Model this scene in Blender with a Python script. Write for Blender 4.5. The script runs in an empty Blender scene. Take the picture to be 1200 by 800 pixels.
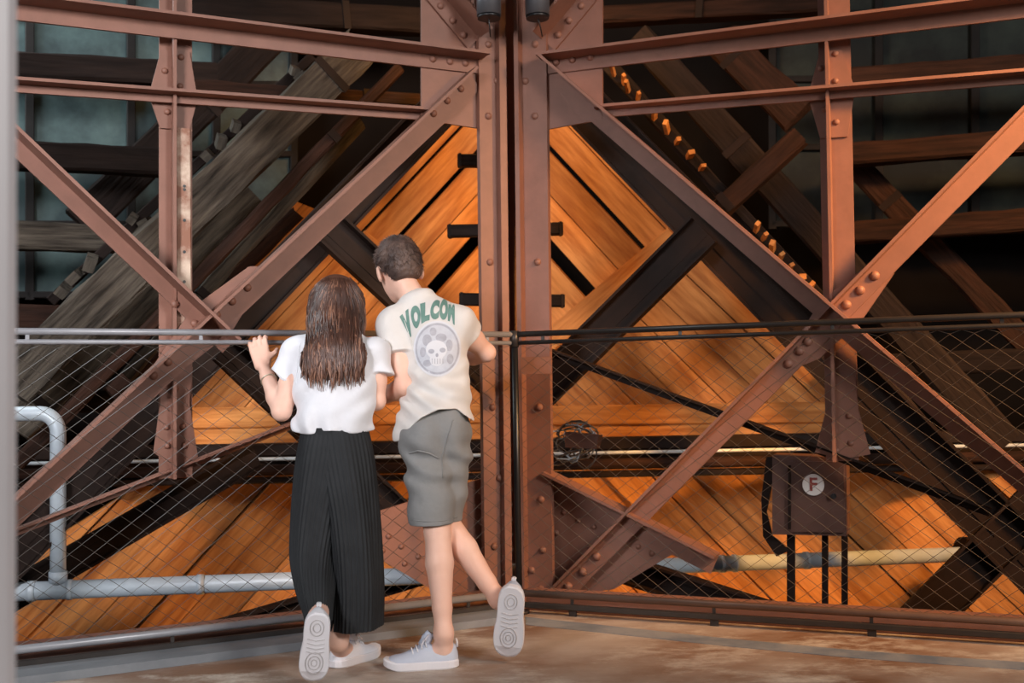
import bpy, bmesh, math, random
import numpy as np
from mathutils import Vector, Matrix, noise
from mathutils.bvhtree import BVHTree

S = bpy.context.scene
COL = S.collection
rnd = random.Random(7)

# ---------------------------------------------------------------- camera, world, lights, exposure
FPX, PITCH, ROLL, CAMH = 1250.0, 0.0436, -0.0185, 0.887
_cp, _sp, _cr, _sr = math.cos(PITCH), math.sin(PITCH), math.cos(ROLL), math.sin(ROLL)
_fw = Vector((0, _cp, _sp)); _up0 = Vector((0, -_sp, _cp)); _rt0 = Vector((1, 0, 0))
_rt = _rt0 * _cr + _up0 * _sr; _up = _up0 * _cr - _rt0 * _sr
CAM = Vector((0, 0, CAMH))

cd = bpy.data.cameras.new('camera'); cam = bpy.data.objects.new('camera', cd); COL.objects.link(cam)
cd.sensor_width = 36.0; cd.lens = 36.0 * FPX / 1200.0; cd.clip_end = 60; cd.clip_start = 0.05
cam.matrix_world = Matrix(((_rt.x, _up.x, -_fw.x, 0), (_rt.y, _up.y, -_fw.y, 0), (_rt.z, _up.z, -_fw.z, CAMH), (0, 0, 0, 1)))
cd.dof.use_dof = True; cd.dof.focus_distance = 3.7; cd.dof.aperture_fstop = 3.2
S.camera = cam

w = bpy.data.worlds.new('world'); S.world = w; w.use_nodes = True
w.node_tree.nodes['Background'].inputs[0].default_value = (0.75, 0.85, 1.0, 1)
w.node_tree.nodes['Background'].inputs[1].default_value = 0.03

def lamp(name, loc, target, power, size, color, kind='AREA', size_y=None, spread=math.pi, angle=None):
    l = bpy.data.lights.new(name, kind); l.energy = power; l.color = color
    if kind == 'AREA':
        l.shape = 'RECTANGLE'; l.size = size; l.size_y = size_y or size; l.spread = spread
    elif kind == 'SPOT':
        l.shadow_soft_size = size; l.spot_size = angle; l.spot_blend = 0.6
    else:
        l.shadow_soft_size = size
    o = bpy.data.objects.new(name, l); COL.objects.link(o); o.location = loc
    o.rotation_euler = (Vector(target) - Vector(loc)).to_track_quat('-Z', 'Y').to_euler()
    return o

# daylight from the open hall behind the visitors
lamp('daylight_opening', (3.5, -0.9, 3.3), (-0.2, 4.0, 1.0), 225, 1.2, (1.0, 0.97, 0.95), size_y=1.6)
lamp('daylight_opening_side', (-2.6, -1.4, 2.6), (-1.5, 4.2, 1.3), 34, 1.2, (0.97, 0.96, 1.0), spread=math.radians(48))
# warm gallery lamp high on the right
lamp('warm_gallery_lamp', (3.4, 2.0, 2.9), (2.0, 4.0, 1.5), 55, 0.4, (1.0, 0.48, 0.14), spread=math.radians(62))
# warm work lamps hidden behind the steel frame, washing the boarded walls
lamp('warm_wall_lamp', (0.0, 5.15, 3.05), (0.0, 6.9, 1.0), 24, 0.7, (1.0, 0.47, 0.12))
lamp('warm_wall_lamp_low_right', (1.0, 5.75, -1.0), (0.9, 6.6, 1.3), 8, 0.6, (1.0, 0.47, 0.12))
lamp('warm_wall_lamp_low_left', (-1.0, 5.75, -1.0), (-0.9, 6.6, 1.3), 9, 0.6, (1.0, 0.47, 0.12))
# cool daylight from the side window on the left
lamp('side_window_light', (-3.3, 4.6, 3.2), (-1.3, 5.6, 1.4), 62, 0.8, (0.85, 0.95, 1.0))

S.view_settings.view_transform = 'Standard'; S.view_settings.look = 'None'
S.view_settings.exposure = 0.0; S.view_settings.gamma = 1.0; S.view_settings.use_curve_mapping = False

# ---------------------------------------------------------------- geometry of the place
AL, AR = math.radians(26.4), math.radians(22.0)
CORNER = Vector((0.010, 4.25, 0))
DIR = {'L': Vector((-math.cos(AL), -math.sin(AL), 0)), 'R': Vector((math.cos(AR), -math.sin(AR), 0))}
NRM = {'L': Vector((math.sin(AL), -math.cos(AL), 0)), 'R': Vector((-math.sin(AR), -math.cos(AR), 0))}  # towards the viewer
DIR['F'] = Vector((1, 0, 0)); NRM['F'] = Vector((0, -1, 0))

def ray(px, py):
    return (_fw * FPX + _rt * (px - 600) - _up * (py - 400)).normalized()
def at(px, py, Y):
    d = ray(px, py); return CAM + d * (Y / d.y)
def P(px, py, side, o=0.0):
    n = NRM[side]; q = CORNER - n * o; d = ray(px, py)
    return CAM + d * ((q - CAM).dot(n) / d.dot(n))
def on_floor(px, py, z=0.0):
    d = ray(px, py); return CAM + d * ((z - CAMH) / d.z)

# ---------------------------------------------------------------- materials
MATS = {}
def srgb(r, g, b):
    f = lambda c: ((c / 255) / 12.92) if c / 255 <= 0.04045 else (((c / 255) + 0.055) / 1.055) ** 2.4
    return (f(r), f(g), f(b), 1)
def mat(name, c1, c2=None, rough=0.6, scale=6.0, stretch=(1, 1, 1), metal=0.0, bump=0.0, bscale=None, rand=0.0, detail=5, coords='Object', contrast=(0.3, 0.7), emit=None, spec=0.5):
    m = bpy.data.materials.new(name); m.use_nodes = True; nt = m.node_tree; N = nt.nodes; L = nt.links
    b = N['Principled BSDF']; b.inputs['Roughness'].default_value = rough; b.inputs['Metallic'].default_value = metal
    b.inputs['Specular IOR Level'].default_value = spec
    tc = N.new('ShaderNodeTexCoord'); mp = N.new('ShaderNodeMapping'); mp.inputs['Scale'].default_value = stretch
    L.new(tc.outputs[coords], mp.inputs['Vector'])
    oi = N.new('ShaderNodeObjectInfo'); ad = N.new('ShaderNodeVectorMath'); ad.operation = 'ADD'
    sc = N.new('ShaderNodeVectorMath'); sc.operation = 'SCALE'; sc.inputs['Scale'].default_value = 37.0
    cx = N.new('ShaderNodeCombineXYZ')
    for i in range(3): L.new(oi.outputs['Random'], cx.inputs[i])
    L.new(cx.outputs[0], sc.inputs[0]); L.new(mp.outputs[0], ad.inputs[0])
    if rand > 0: L.new(sc.outputs[0], ad.inputs[1])
    nz = N.new('ShaderNodeTexNoise'); nz.inputs['Scale'].default_value = scale; nz.inputs['Detail'].default_value = detail
    nz.inputs['Roughness'].default_value = 0.6
    L.new(ad.outputs[0], nz.inputs['Vector'])
    cr = N.new('ShaderNodeValToRGB'); cr.color_ramp.elements[0].position = contrast[0]; cr.color_ramp.elements[1].position = contrast[1]
    cr.color_ramp.elements[0].color = c1; cr.color_ramp.elements[1].color = c2 or c1
    L.new(nz.outputs['Fac'], cr.inputs[0]); out = cr.outputs[0]
    if rand > 0:
        hs = N.new('ShaderNodeHueSaturation'); mr = N.new('ShaderNodeMapRange')
        mr.inputs['To Min'].default_value = 1 - rand; mr.inputs['To Max'].default_value = 1 + rand
        L.new(oi.outputs['Random'], mr.inputs[0]); L.new(mr.outputs[0], hs.inputs['Value']); L.new(out, hs.inputs['Color']); out = hs.outputs[0]
    L.new(out, b.inputs['Base Color'])
    if emit:
        L.new(out, b.inputs['Emission Color']); b.inputs['Emission Strength'].default_value = emit
    if bump > 0:
        n2 = N.new('ShaderNodeTexNoise'); n2.inputs['Scale'].default_value = bscale or scale * 4; n2.inputs['Detail'].default_value = 4
        L.new(ad.outputs[0], n2.inputs['Vector'])
        bp = N.new('ShaderNodeBump'); bp.inputs['Strength'].default_value = bump; bp.inputs['Distance'].default_value = 0.01
        L.new(n2.outputs['Fac'], bp.inputs['Height']); L.new(bp.outputs[0], b.inputs['Normal'])
    MATS[name] = m
    return m

mat('steel_paint', srgb(122, 83, 68), srgb(136, 93, 77), 0.55, 9, bump=0.05, bscale=60, rand=0.04)
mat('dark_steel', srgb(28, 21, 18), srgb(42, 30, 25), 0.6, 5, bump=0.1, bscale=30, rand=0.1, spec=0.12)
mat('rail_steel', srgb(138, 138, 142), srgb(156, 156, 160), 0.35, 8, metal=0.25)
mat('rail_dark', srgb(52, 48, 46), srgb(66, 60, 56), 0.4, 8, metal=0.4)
mat('wire', srgb(78, 71, 65), None, 0.45, 8)
mat('orange_wood', srgb(160, 98, 48), srgb(206, 142, 80), 0.7, 3.2, (0.8, 8, 3), bump=0.35, bscale=10, rand=0.22, detail=9, contrast=(0.34, 0.62), spec=0.25)
mat('grey_wood', srgb(38, 34, 30), srgb(98, 90, 80), 0.85, 4.0, (0.9, 11, 6), bump=0.8, bscale=9, rand=0.15, detail=9, spec=0.12)
mat('brown_wood', srgb(32, 22, 17), srgb(62, 40, 31), 0.8, 4.0, (0.8, 9, 5), bump=0.6, bscale=9, rand=0.15, detail=8, spec=0.12)
mat('dark_wood', srgb(26, 20, 18), srgb(44, 34, 30), 0.8, 4.0, (0.7, 7, 5), bump=0.5, bscale=9, rand=0.15, detail=8, spec=0.12)
mat('void', srgb(18, 14, 13), srgb(25, 20, 17), 0.95, 2.0, spec=0.12)  # near-black stands for the lack of light deep in the hall
mat('glass_dusty', srgb(38, 54, 56), srgb(84, 106, 104), 0.6, 3.0, contrast=(0.42, 0.75), rand=0.1, emit=0.012)  # faint glow put in for daylight behind the dusty panes
mat('glass_dim', srgb(14, 17, 15), srgb(46, 54, 46), 0.8, 3.0, contrast=(0.42, 0.75), rand=0.1, emit=0.006)  # darker copy of the glass, the weaker light put into its colour
mat('frame_dark', srgb(30, 28, 28), srgb(44, 40, 38), 0.7, 5, spec=0.12)
mat('pipe_grey', srgb(168, 180, 190), srgb(190, 200, 206), 0.45, 7, metal=0.1, bump=0.1)
mat('post_pale', srgb(172, 168, 170), srgb(180, 176, 178), 0.45, 3)
mat('lamp_grey', srgb(92, 92, 96), None, 0.4, 5, metal=0.4)
mat('lamp_black', srgb(24, 24, 26), None, 0.4, 5)
mc = mat('concrete', srgb(124, 92, 70), srgb(176, 160, 146), 0.5, 1.6, (0.9, 1.3, 1), bump=0.3, bscale=16, detail=10, contrast=(0.38, 0.62))
_nt = mc.node_tree; _b = _nt.nodes['Principled BSDF']; _src = _b.inputs['Base Color'].links[0].from_socket   # pale patches over the brown stains
_n = _nt.nodes.new('ShaderNodeTexNoise'); _n.inputs['Scale'].default_value = 2.6; _n.inputs['Detail'].default_value = 9; _n.inputs['Roughness'].default_value = 0.75
_mp = _nt.nodes.new('ShaderNodeMapping'); _mp.inputs['Scale'].default_value = (0.8, 1.3, 1); _mp.inputs['Location'].default_value = (3.1, 1.7, 0)
_tc = _nt.nodes.new('ShaderNodeTexCoord'); _nt.links.new(_tc.outputs['Object'], _mp.inputs[0]); _nt.links.new(_mp.outputs[0], _n.inputs[0])
_cr = _nt.nodes.new('ShaderNodeValToRGB'); _cr.color_ramp.elements[0].position = 0.50; _cr.color_ramp.elements[1].position = 0.66
_nt.links.new(_n.outputs['Fac'], _cr.inputs[0]); _mx = _nt.nodes.new('ShaderNodeMix'); _mx.data_type = 'RGBA'
_nt.links.new(_cr.outputs[0], _mx.inputs[0]); _nt.links.new(_src, _mx.inputs[6]); _mx.inputs[7].default_value = srgb(204, 194, 180); _nt.links.new(_mx.outputs[2], _b.inputs['Base Color'])
mat('kerb_grey', srgb(104, 108, 112), srgb(132, 134, 136), 0.5, 4, bump=0.15)
mat('stripe_blue', srgb(98, 108, 120), srgb(140, 142, 144), 0.6, 5, bump=0.1, contrast=(0.35, 0.6))
mat('sign_white', srgb(206, 200, 196), None, 0.5, 5)
mat('sign_red', srgb(128, 50, 42), None, 0.5, 5)
mat('rail_brown', srgb(104, 80, 67), srgb(122, 94, 79), 0.4, 8, metal=0.2)  # dark rail colour browned for the warm light on the right bottom tube
mat('box_brown', srgb(72, 46, 38), srgb(92, 61, 50), 0.6, 5, bump=0.1)
mat('lit_edge_pale', srgb(205, 210, 212), None, 0.35, 5)  # pale colour stands for the white-lit edge of the cross beam
mat('worn_post', srgb(140, 96, 76), srgb(206, 184, 164), 0.7, 5, (1, 1, 1), contrast=(0.45, 0.6), detail=8)

# ---------------------------------------------------------------- object helpers
W = {}
def link(name, data, M, parent=None):
    o = bpy.data.objects.new(name, data); COL.objects.link(o); W[o] = M.copy()
    if parent is not None:
        o.parent = parent; o.matrix_basis = W[parent].inverted() @ M
    else:
        o.matrix_basis = M
    return o
def props(o, label=None, cat=None, group=None, kind=None):
    if label: o['label'] = label
    if cat: o['category'] = cat
    if group: o['group'] = group
    if kind: o['kind'] = kind
    return o
def thing(name, loc, label, cat, group=None):
    return props(link(name, None, Matrix.Translation(loc)), label, cat, group)
def struct(name, loc, label=None):
    return props(link(name, None, Matrix.Translation(loc)), label, None, None, 'structure')
def mesh_obj(name, verts, faces, m, parent=None, M=None, smooth=False):
    M = M or (W[parent] if parent is not None else Matrix.Identity(4))
    Mi = M.inverted(); me = bpy.data.meshes.new(name)
    me.from_pydata([tuple(Mi @ Vector(v)) for v in verts], [], [tuple(f) for f in faces])
    me.materials.append(MATS[m] if isinstance(m, str) else m)
    bm = bmesh.new(); bm.from_mesh(me); bmesh.ops.recalc_face_normals(bm, faces=bm.faces); bm.to_mesh(me); bm.free()
    if smooth:
        me.polygons.foreach_set('use_smooth', [True] * len(me.polygons))
    return link(name, me, M, parent)
def axes(a, b, n):
    t = (b - a).normalized(); n = (n - t * n.dot(t)).normalized(); y = n.cross(t)
    return t, y, n
def frame(o, t, y, n):
    return Matrix(((t.x, y.x, n.x, o.x), (t.y, y.y, n.y, o.y), (t.z, y.z, n.z, o.z), (0, 0, 0, 1)))
def rect(wd, th, c=0.0):
    h = wd / 2
    if c <= 0: return [(-h, -th), (h, -th), (h, 0), (-h, 0)]
    return [(-h, -th + c), (-h + c, -th), (h - c, -th), (h, -th + c), (h, -c), (h - c, 0), (-h + c, 0), (-h, -c)]
def angle_prof(wd, th, depth, edge=1):
    h = wd / 2
    p = [(-h, -th), (h, -th), (h, depth), (h - th, depth), (h - th, 0), (-h, 0)]
    return p if edge > 0 else [(-y, z) for y, z in reversed(p)]
def tee_prof(wd, th, depth):
    h = wd / 2; t = th / 2
    return [(-h, -th), (h, -th), (h, 0), (t, 0), (t, depth), (-t, depth), (-t, 0), (-h, 0)]
def extrude(name, a, b, n, prof, m, parent=None, smooth=False, jag=0.0):
    """a bar with the given cross-section running from a to b; local X along it, local Z towards n"""
    t, y, nn = axes(a, b, n); M = frame(a, t, y, nn); ln = (b - a).length; k = len(prof)
    segs = 1 if jag == 0 else max(2, int(ln / 0.12))
    vs = []
    for i in range(segs + 1):
        x = ln * i / segs
        for j, (py, pz) in enumerate(prof):
            dx = (rnd.uniform(-1, 1) * jag * 2 if i in (0, segs) else 0)
            vs.append((x + dx, py + rnd.uniform(-1, 1) * jag, pz + rnd.uniform(-1, 1) * jag))
    fs = [(i * k + j, i * k + (j + 1) % k, (i + 1) * k + (j + 1) % k, (i + 1) * k + j) for i in range(segs) for j in range(k)]
    fs += [tuple(range(k))[::-1], tuple(segs * k + j for j in range(k))]
    me = bpy.data.meshes.new(name); me.from_pydata(vs, [], fs); me.materials.append(MATS[m])
    bm = bmesh.new(); bm.from_mesh(me); bmesh.ops.recalc_face_normals(bm, faces=bm.faces); bm.to_mesh(me); bm.free()
    if smooth: me.polygons.foreach_set('use_smooth', [True] * len(me.polygons))
    return link(name, me, M, parent)
def circle(r, k=16):
    return [(r * math.cos(2 * math.pi * i / k), r * math.sin(2 * math.pi * i / k)) for i in range(k)]
def tube_pts(pts, r, k=10, closed=False):
    """verts and faces of a round tube through the points; r may be a list"""
    pts = [Vector(p) for p in pts]; n = len(pts); rs = r if isinstance(r, (list, tuple)) else [r] * n
    vs, fs = [], []; up = None
    for i, p in enumerate(pts):
        t = (pts[min(i + 1, n - 1)] - pts[max(i - 1, 0)])
        t = t.normalized() if t.length > 1e-9 else Vector((0, 0, 1))
        if up is None:
            up = Vector((0, 0, 1)) if abs(t.z) < 0.9 else Vector((1, 0, 0))
        u = t.cross(up).normalized(); v = u.cross(t).normalized(); up = v
        for j in range(k):
            a = 2 * math.pi * j / k; vs.append(p + (u * math.cos(a) + v * math.sin(a)) * rs[i])
    for i in range(n - 1):
        for j in range(k):
            fs.append((i * k + j, i * k + (j + 1) % k, (i + 1) * k + (j + 1) % k, (i + 1) * k + j))
    fs += [tuple(range(k))[::-1], tuple((n - 1) * k + j for j in range(k))]
    return vs, fs
def tube(name, pts, r, m, parent=None, k=12):
    vs, fs = tube_pts(pts, r, k); o = mesh_obj(name, vs, fs, m, parent)
    o.data.polygons.foreach_set('use_smooth', [len(p.vertices) == 4 for p in o.data.polygons]); return o
def plate(name, pxs, side, o, th, m, parent=None):
    """a flat plate standing in the plane of a frame, th thick, front face at offset o"""
    n = NRM[side]; f = [P(x, y, side, o) for x, y in pxs]; bk = [p - n * th for p in f]; k = len(f)
    c = sum(f, Vector()) / k
    fs = [tuple(range(k)), tuple(range(2 * k - 1, k - 1, -1))] + [(i, (i + 1) % k, k + (i + 1) % k, k + i) for i in range(k)]
    return mesh_obj(name, f + bk, fs, m, parent, Matrix.Translation(c))
def box(name, c, sx, sy, sz, m, parent=None, rot=None):
    M = Matrix.Translation(c) @ (rot or Matrix.Identity(4)); vs = []
    for x in (-.5, .5):
        for y in (-.5, .5):
            for z in (-.5, .5): vs.append(M @ Vector((x * sx, y * sy, z * sz)))
    fs = [(0, 1, 3, 2), (4, 6, 7, 5), (0, 4, 5, 1), (2, 3, 7, 6), (0, 2, 6, 4), (1, 5, 7, 3)]
    return mesh_obj(name, vs, fs, m, parent, M)
# one rivet mesh, a domed head, shared by all rivets
def _rivet():
    vs, fs = [], []; k = 10; rings = [(1.0, 0.0), (0.92, 0.35), (0.7, 0.62), (0.35, 0.8)]
    for r, z in rings:
        for j in range(k): vs.append((r * math.cos(2 * math.pi * j / k), r * math.sin(2 * math.pi * j / k), z))
    vs.append((0, 0, 0.86))
    for i in range(len(rings) - 1):
        for j in range(k): fs.append((i * k + j, i * k + (j + 1) % k, (i + 1) * k + (j + 1) % k, (i + 1) * k + j))
    for j in range(k): fs.append(((len(rings) - 1) * k + j, (len(rings) - 1) * k + (j + 1) % k, len(vs) - 1))
    me = bpy.data.meshes.new('rivet'); me.from_pydata(vs, [], fs); me.materials.append(MATS['steel_paint'])
    me.polygons.foreach_set('use_smooth', [True] * len(me.polygons)); return me
RIVET = _rivet()
def rivets(pxs, side, o, parent, r=0.0165):
    n = NRM[side]
    for x, y in pxs:
        p = P(x, y, side, o); t = Vector((0, 0, 1)); yy = n.cross(t)
        link('rivet', RIVET, frame(p, t * r, yy * r, n * r), parent)

# ---------------------------------------------------------------- the setting
fl = mesh_obj('floor', [(-5, -3, 0), (5, -3, 0), (5, 2.4, 0)] + [CORNER + DIR['R'] * 4.2 - NRM['R'] * 0.06, CORNER + Vector((0, 0.07, 0)), CORNER + DIR['L'] * 4.2 - NRM['L'] * 0.06]
              + [(-5, 2.4, 0)], [(0, 1, 2, 3, 4, 5, 6)], 'concrete')
fl.data.polygons.foreach_set('use_smooth', [False] * len(fl.data.polygons))
sol = fl.modifiers.new('slab', 'SOLIDIFY'); sol.thickness = 0.12; sol.offset = -1
props(fl, 'stained concrete floor in front of the mesh railing', None, None, 'structure')

def floor_strip(name, pts_near, pts_far, z, m):
    n = len(pts_near); vs = [Vector((p.x, p.y, 0.0005)) for p in pts_near + pts_far] + [Vector((p.x, p.y, z)) for p in pts_near + pts_far]
    fs = []
    for i in range(n - 1):
        fs += [(2 * n + i, 2 * n + i + 1, 3 * n + i + 1, 3 * n + i), (i, i + 1, n + i + 1, n + i), (i, i + 1, 2 * n + i + 1, 2 * n + i), (n + i, n + i + 1, 3 * n + i + 1, 3 * n + i)]
    fs += [(0, n, 3 * n, 2 * n), (n - 1, 2 * n - 1, 4 * n - 1, 3 * n - 1)]
    return props(mesh_obj(name, vs, fs, m), None, None, None, 'structure')
# low grey kerb under the left railing
def rail_pt(side, s, off=0.0, z=0.0):
    return CORNER + DIR[side] * s + NRM[side] * off + Vector((0, 0, z))
floor_strip('trim_1', [rail_pt('L', s, 0.15) for s in (0.07, 3.7)], [rail_pt('L', s, -0.05) for s in (0.0, 3.7)], 0.028, 'kerb_grey')
# worn painted line along the right railing
pl = [(616, 727), (720, 738), (850, 752), (1000, 766), (1110, 774), (1230, 782), (1420, 794)]
floor_strip('trim_2', [on_floor(x, y + 5) for x, y in pl], [on_floor(x, y - 4) for x, y in pl], 0.0015, 'stripe_blue')

# brown steel edge of the deck just beyond each railing
for nm, sd in (('trim_3', 'L'), ('trim_4', 'R')):
    a_, b_ = rail_pt(sd, 0.0, -0.14, 0.066), rail_pt(sd, 3.7, -0.14, 0.066)
    if sd == 'L': a_, b_ = b_, a_
    props(extrude(nm, a_, b_, Vector((0, 0, 1)), rect(0.13, 0.16, 0.01), 'steel_paint'), None, None, None, 'structure')

# back of the timber hall, its darkness put into a near-black colour
def big_wall(name, side, o, px0, px1, z0, z1, m):
    a = P(px0, 400, side, o); b = P(px1, 400, side, o); n = NRM[side]; vs = []
    for q in (a, b, b - n * 0.1, a - n * 0.1):
        vs += [(q.x, q.y, z0), (q.x, q.y, z1)]
    fs = [(0, 2, 3, 1), (2, 4, 5, 3), (4, 6, 7, 5), (6, 0, 1, 7), (1, 3, 5, 7), (0, 6, 4, 2)]
    return props(mesh_obj(name, vs, fs, m), None, None, None, 'structure')
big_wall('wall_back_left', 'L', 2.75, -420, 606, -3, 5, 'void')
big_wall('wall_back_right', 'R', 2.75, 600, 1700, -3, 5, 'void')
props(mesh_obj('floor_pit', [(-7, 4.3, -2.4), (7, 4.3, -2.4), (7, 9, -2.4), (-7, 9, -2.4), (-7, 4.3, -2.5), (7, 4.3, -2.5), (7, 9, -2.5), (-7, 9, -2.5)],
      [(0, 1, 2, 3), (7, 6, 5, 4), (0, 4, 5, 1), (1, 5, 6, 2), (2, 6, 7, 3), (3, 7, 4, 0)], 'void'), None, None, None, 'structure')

# ---- boarded walls
def clip_poly(poly, fn):
    out = []
    for i in range(len(poly)):
        a, b = poly[i], poly[(i + 1) % len(poly)]; da, db = fn(a), fn(b)
        if da >= 0: out.append(a)
        if (da >= 0) != (db >= 0):
            s = da / (da - db); out.append((a[0] + (b[0] - a[0]) * s, a[1] + (b[1] - a[1]) * s))
    return out
def boards(parent, side, o, pxs, d0, d1, widths, gaps, th, m, name='plank', jitter=0.012):
    """diagonal boards filling a convex outline on a wall plane, each an object of its own"""
    n = NRM[side]; u = DIR[side] if side != 'L' else -DIR[side]
    O = CORNER - n * o
    to2 = lambda p: ((p - O).dot(u), p.z)
    poly = [to2(P(x, y, side, o)) for x, y in pxs]
    a, b = to2(P(*d0, side, o)), to2(P(*d1, side, o)); t = Vector((b[0] - a[0], b[1] - a[1])).normalized(); q = Vector((-t.y, t.x))
    vals = [p[0] * q.x + p[1] * q.y for p in poly]; v = min(vals); top = max(vals); i = 0
    while v < top:
        wd = widths[i % len(widths)]; gp = gaps[i % len(gaps)]
        c = clip_poly(poly, lambda p: p[0] * q.x + p[1] * q.y - v)
        if c: c = clip_poly(c, lambda p: v + wd - (p[0] * q.x + p[1] * q.y))
        if len(c) >= 3:
            dz = rnd.uniform(0, jitter); k = len(c)
            f = [O + u * x + Vector((0, 0, z)) + n * dz for x, z in c]; bk = [p - n * th for p in f]
            tt = u * t.x + Vector((0, 0, t.y)); M = frame(f[0], tt, n.cross(tt), n)
            fs = [tuple(range(k)), tuple(range(2 * k - 1, k - 1, -1))] + [(j, (j + 1) % k, k + (j + 1) % k, k + j) for j in range(k)]
            mesh_obj(name, f + bk, fs, m, parent, M)
        v += wd + gp; i += 1

OW = 2.0
wr = struct('wall_right', CORNER - NRM['R'] * OW, 'warm lit wall of diagonal wooden boards right of the column')
wl = struct('wall_left', CORNER - NRM['L'] * OW, 'warm lit wall of diagonal wooden boards left of the column')
boards(wr, 'R', OW, [(603, 70), (650, 70), (815, 255), (815, 300), (604, 500)], (645, 205), (730, 297), [0.20, 0.28, 0.30, 0.17, 0.17, 0.15, 0.17], [0.012, 0.05, 0.08, 0.006, 0.03, 0.006, 0.02], 0.05, 'orange_wood', jitter=0.03)
boards(wr, 'R', OW, [(800, 262), (1045, 518), (603, 520), (604, 480)], (735, 405), (820, 490), [0.16, 0.19, 0.17], [0.004, 0.007], 0.05, 'orange_wood')
boards(wl, 'L', OW, [(606, 70), (556, 70), (392, 260), (392, 300), (605, 500)], (417, 290), (520, 180), [0.15, 0.13, 0.26, 0.3, 0.14, 0.15], [0.02, 0.006, 0.05, 0.08, 0.006, 0.03], 0.05, 'orange_wood', jitter=0.03)
boards(wl, 'L', OW, [(345, 235), (410, 262), (604, 490), (604, 525), (190, 520), (190, 400)], (307, 388), (390, 300), [0.17, 0.15, 0.19], [0.004, 0.007], 0.05, 'orange_wood')
# lower storey
boards(wr, 'R', OW + 0.12, [(603, 545), (1560, 538), (1560, 790), (603, 790)], (900, 590), (990, 680), [0.17, 0.2, 0.16], [0.004, 0.012, 0.006], 0.05, 'orange_wood', jitter=0.03)
boards(wl, 'L', OW + 0.12, [(604, 550), (190, 550), (40, 645), (-10, 690), (-250, 800), (604, 790)], (75, 745), (200, 612), [0.2, 0.14, 0.17], [0.006, 0.012, 0.004], 0.05, 'orange_wood', jitter=0.04)
# flat rails nailed over the boards
def rail_board(parent, side, o, a, b, wd, th, m='orange_wood', name='batten'):
    return extrude(name, P(*a, side, o), P(*b, side, o), NRM[side], rect(wd, th, 0.006), m, parent)
rail_board(wr, 'R', OW - 0.06, (640, 402), (790, 276), 0.125, 0.05)
rail_board(wl, 'L', OW - 0.06, (424, 276), (604, 442), 0.09, 0.05)
rail_board(wr, 'R', OW - 0.09, (640, 487), (1028, 482), 0.11, 0.07)
rail_board(wr, 'R', OW - 0.07, (640, 507), (1040, 502), 0.10, 0.05)
rail_board(wl, 'L', OW - 0.09, (222, 490), (566, 484), 0.11, 0.07)
rail_board(wl, 'L', OW - 0.07, (215, 512), (566, 506), 0.10, 0.05)
# dark cross rails seen edge-on behind the column
rungs = [((524, 270), (660, 267)), ((538, 350), (662, 352)), ((536, 187), (590, 187))]
for (a, b), lb in zip(rungs, ('dark wooden crossbar behind the column at head height', 'dark wooden crossbar behind the column below the longer crossbar', 'dark wooden crossbar behind the column just under the steel plate')):
    pa, pb = at(*a, 5.0), at(*b, 5.0); t = thing('crossbar', (pa + pb) / 2, lb, 'beam', 'crossbars behind the column')
    extrude('bar', pa, pb, NRM['F'], rect(0.058, 0.06, 0.006), 'dark_wood', t)
    for e, s in ((pa, 0.012), (pb, -0.012)):
        extrude('end_band', e + Vector((s - 0.006, 0, 0)), e + Vector((s + 0.006, 0, 0)), NRM['F'], [(y * 1.08, z * 1.08 + 0.003) for y, z in rect(0.058, 0.06)], 'dark_steel', t)

# ---- inner dark steel bracing
def built_beam(name, side, o, a, b, wd, label, parts='plates', m='dark_steel', cat='beam', group='dark beams behind the truss'):
    pa, pb = P(*a, side, o), P(*b, side, o); n = NRM[side]
    t = thing(name, pa, label, cat, group)
    h = wd / 2
    prof = [(-h, -0.012), (h, -0.012), (h, 0.05), (h - 0.012, 0.05), (h - 0.012, 0), (-h + 0.012, 0), (-h + 0.012, 0.05), (-h, 0.05)]
    extrude('web', pa, pb, n, prof, m, t)
    extrude('cover_strip', pa + n * 0.004, pb + n * 0.004, n, rect(wd * 0.3, 0.003), m, t)
    return t
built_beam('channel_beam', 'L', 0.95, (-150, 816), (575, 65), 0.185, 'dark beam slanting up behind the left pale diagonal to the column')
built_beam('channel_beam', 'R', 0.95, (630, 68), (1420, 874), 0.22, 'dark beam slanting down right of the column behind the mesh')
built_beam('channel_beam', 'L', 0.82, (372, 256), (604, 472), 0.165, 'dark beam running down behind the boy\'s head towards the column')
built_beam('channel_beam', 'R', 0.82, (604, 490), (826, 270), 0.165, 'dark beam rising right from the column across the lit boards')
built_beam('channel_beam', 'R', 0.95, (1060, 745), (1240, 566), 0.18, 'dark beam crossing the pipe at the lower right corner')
built_beam('channel_beam', 'L', 0.62, (262, 408), (590, 722), 0.13, 'lower end of the left truss diagonal behind the children, its shade put into dark steel')  # continues the left truss diagonal; dark steel stands for the shade on it
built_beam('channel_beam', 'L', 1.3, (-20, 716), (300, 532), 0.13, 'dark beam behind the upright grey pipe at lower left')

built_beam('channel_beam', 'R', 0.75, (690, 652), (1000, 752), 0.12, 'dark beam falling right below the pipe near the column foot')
built_beam('channel_beam', 'L', 0.75, (215, 752), (520, 662), 0.10, 'dark beam rising below the pipe behind the girl')

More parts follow.
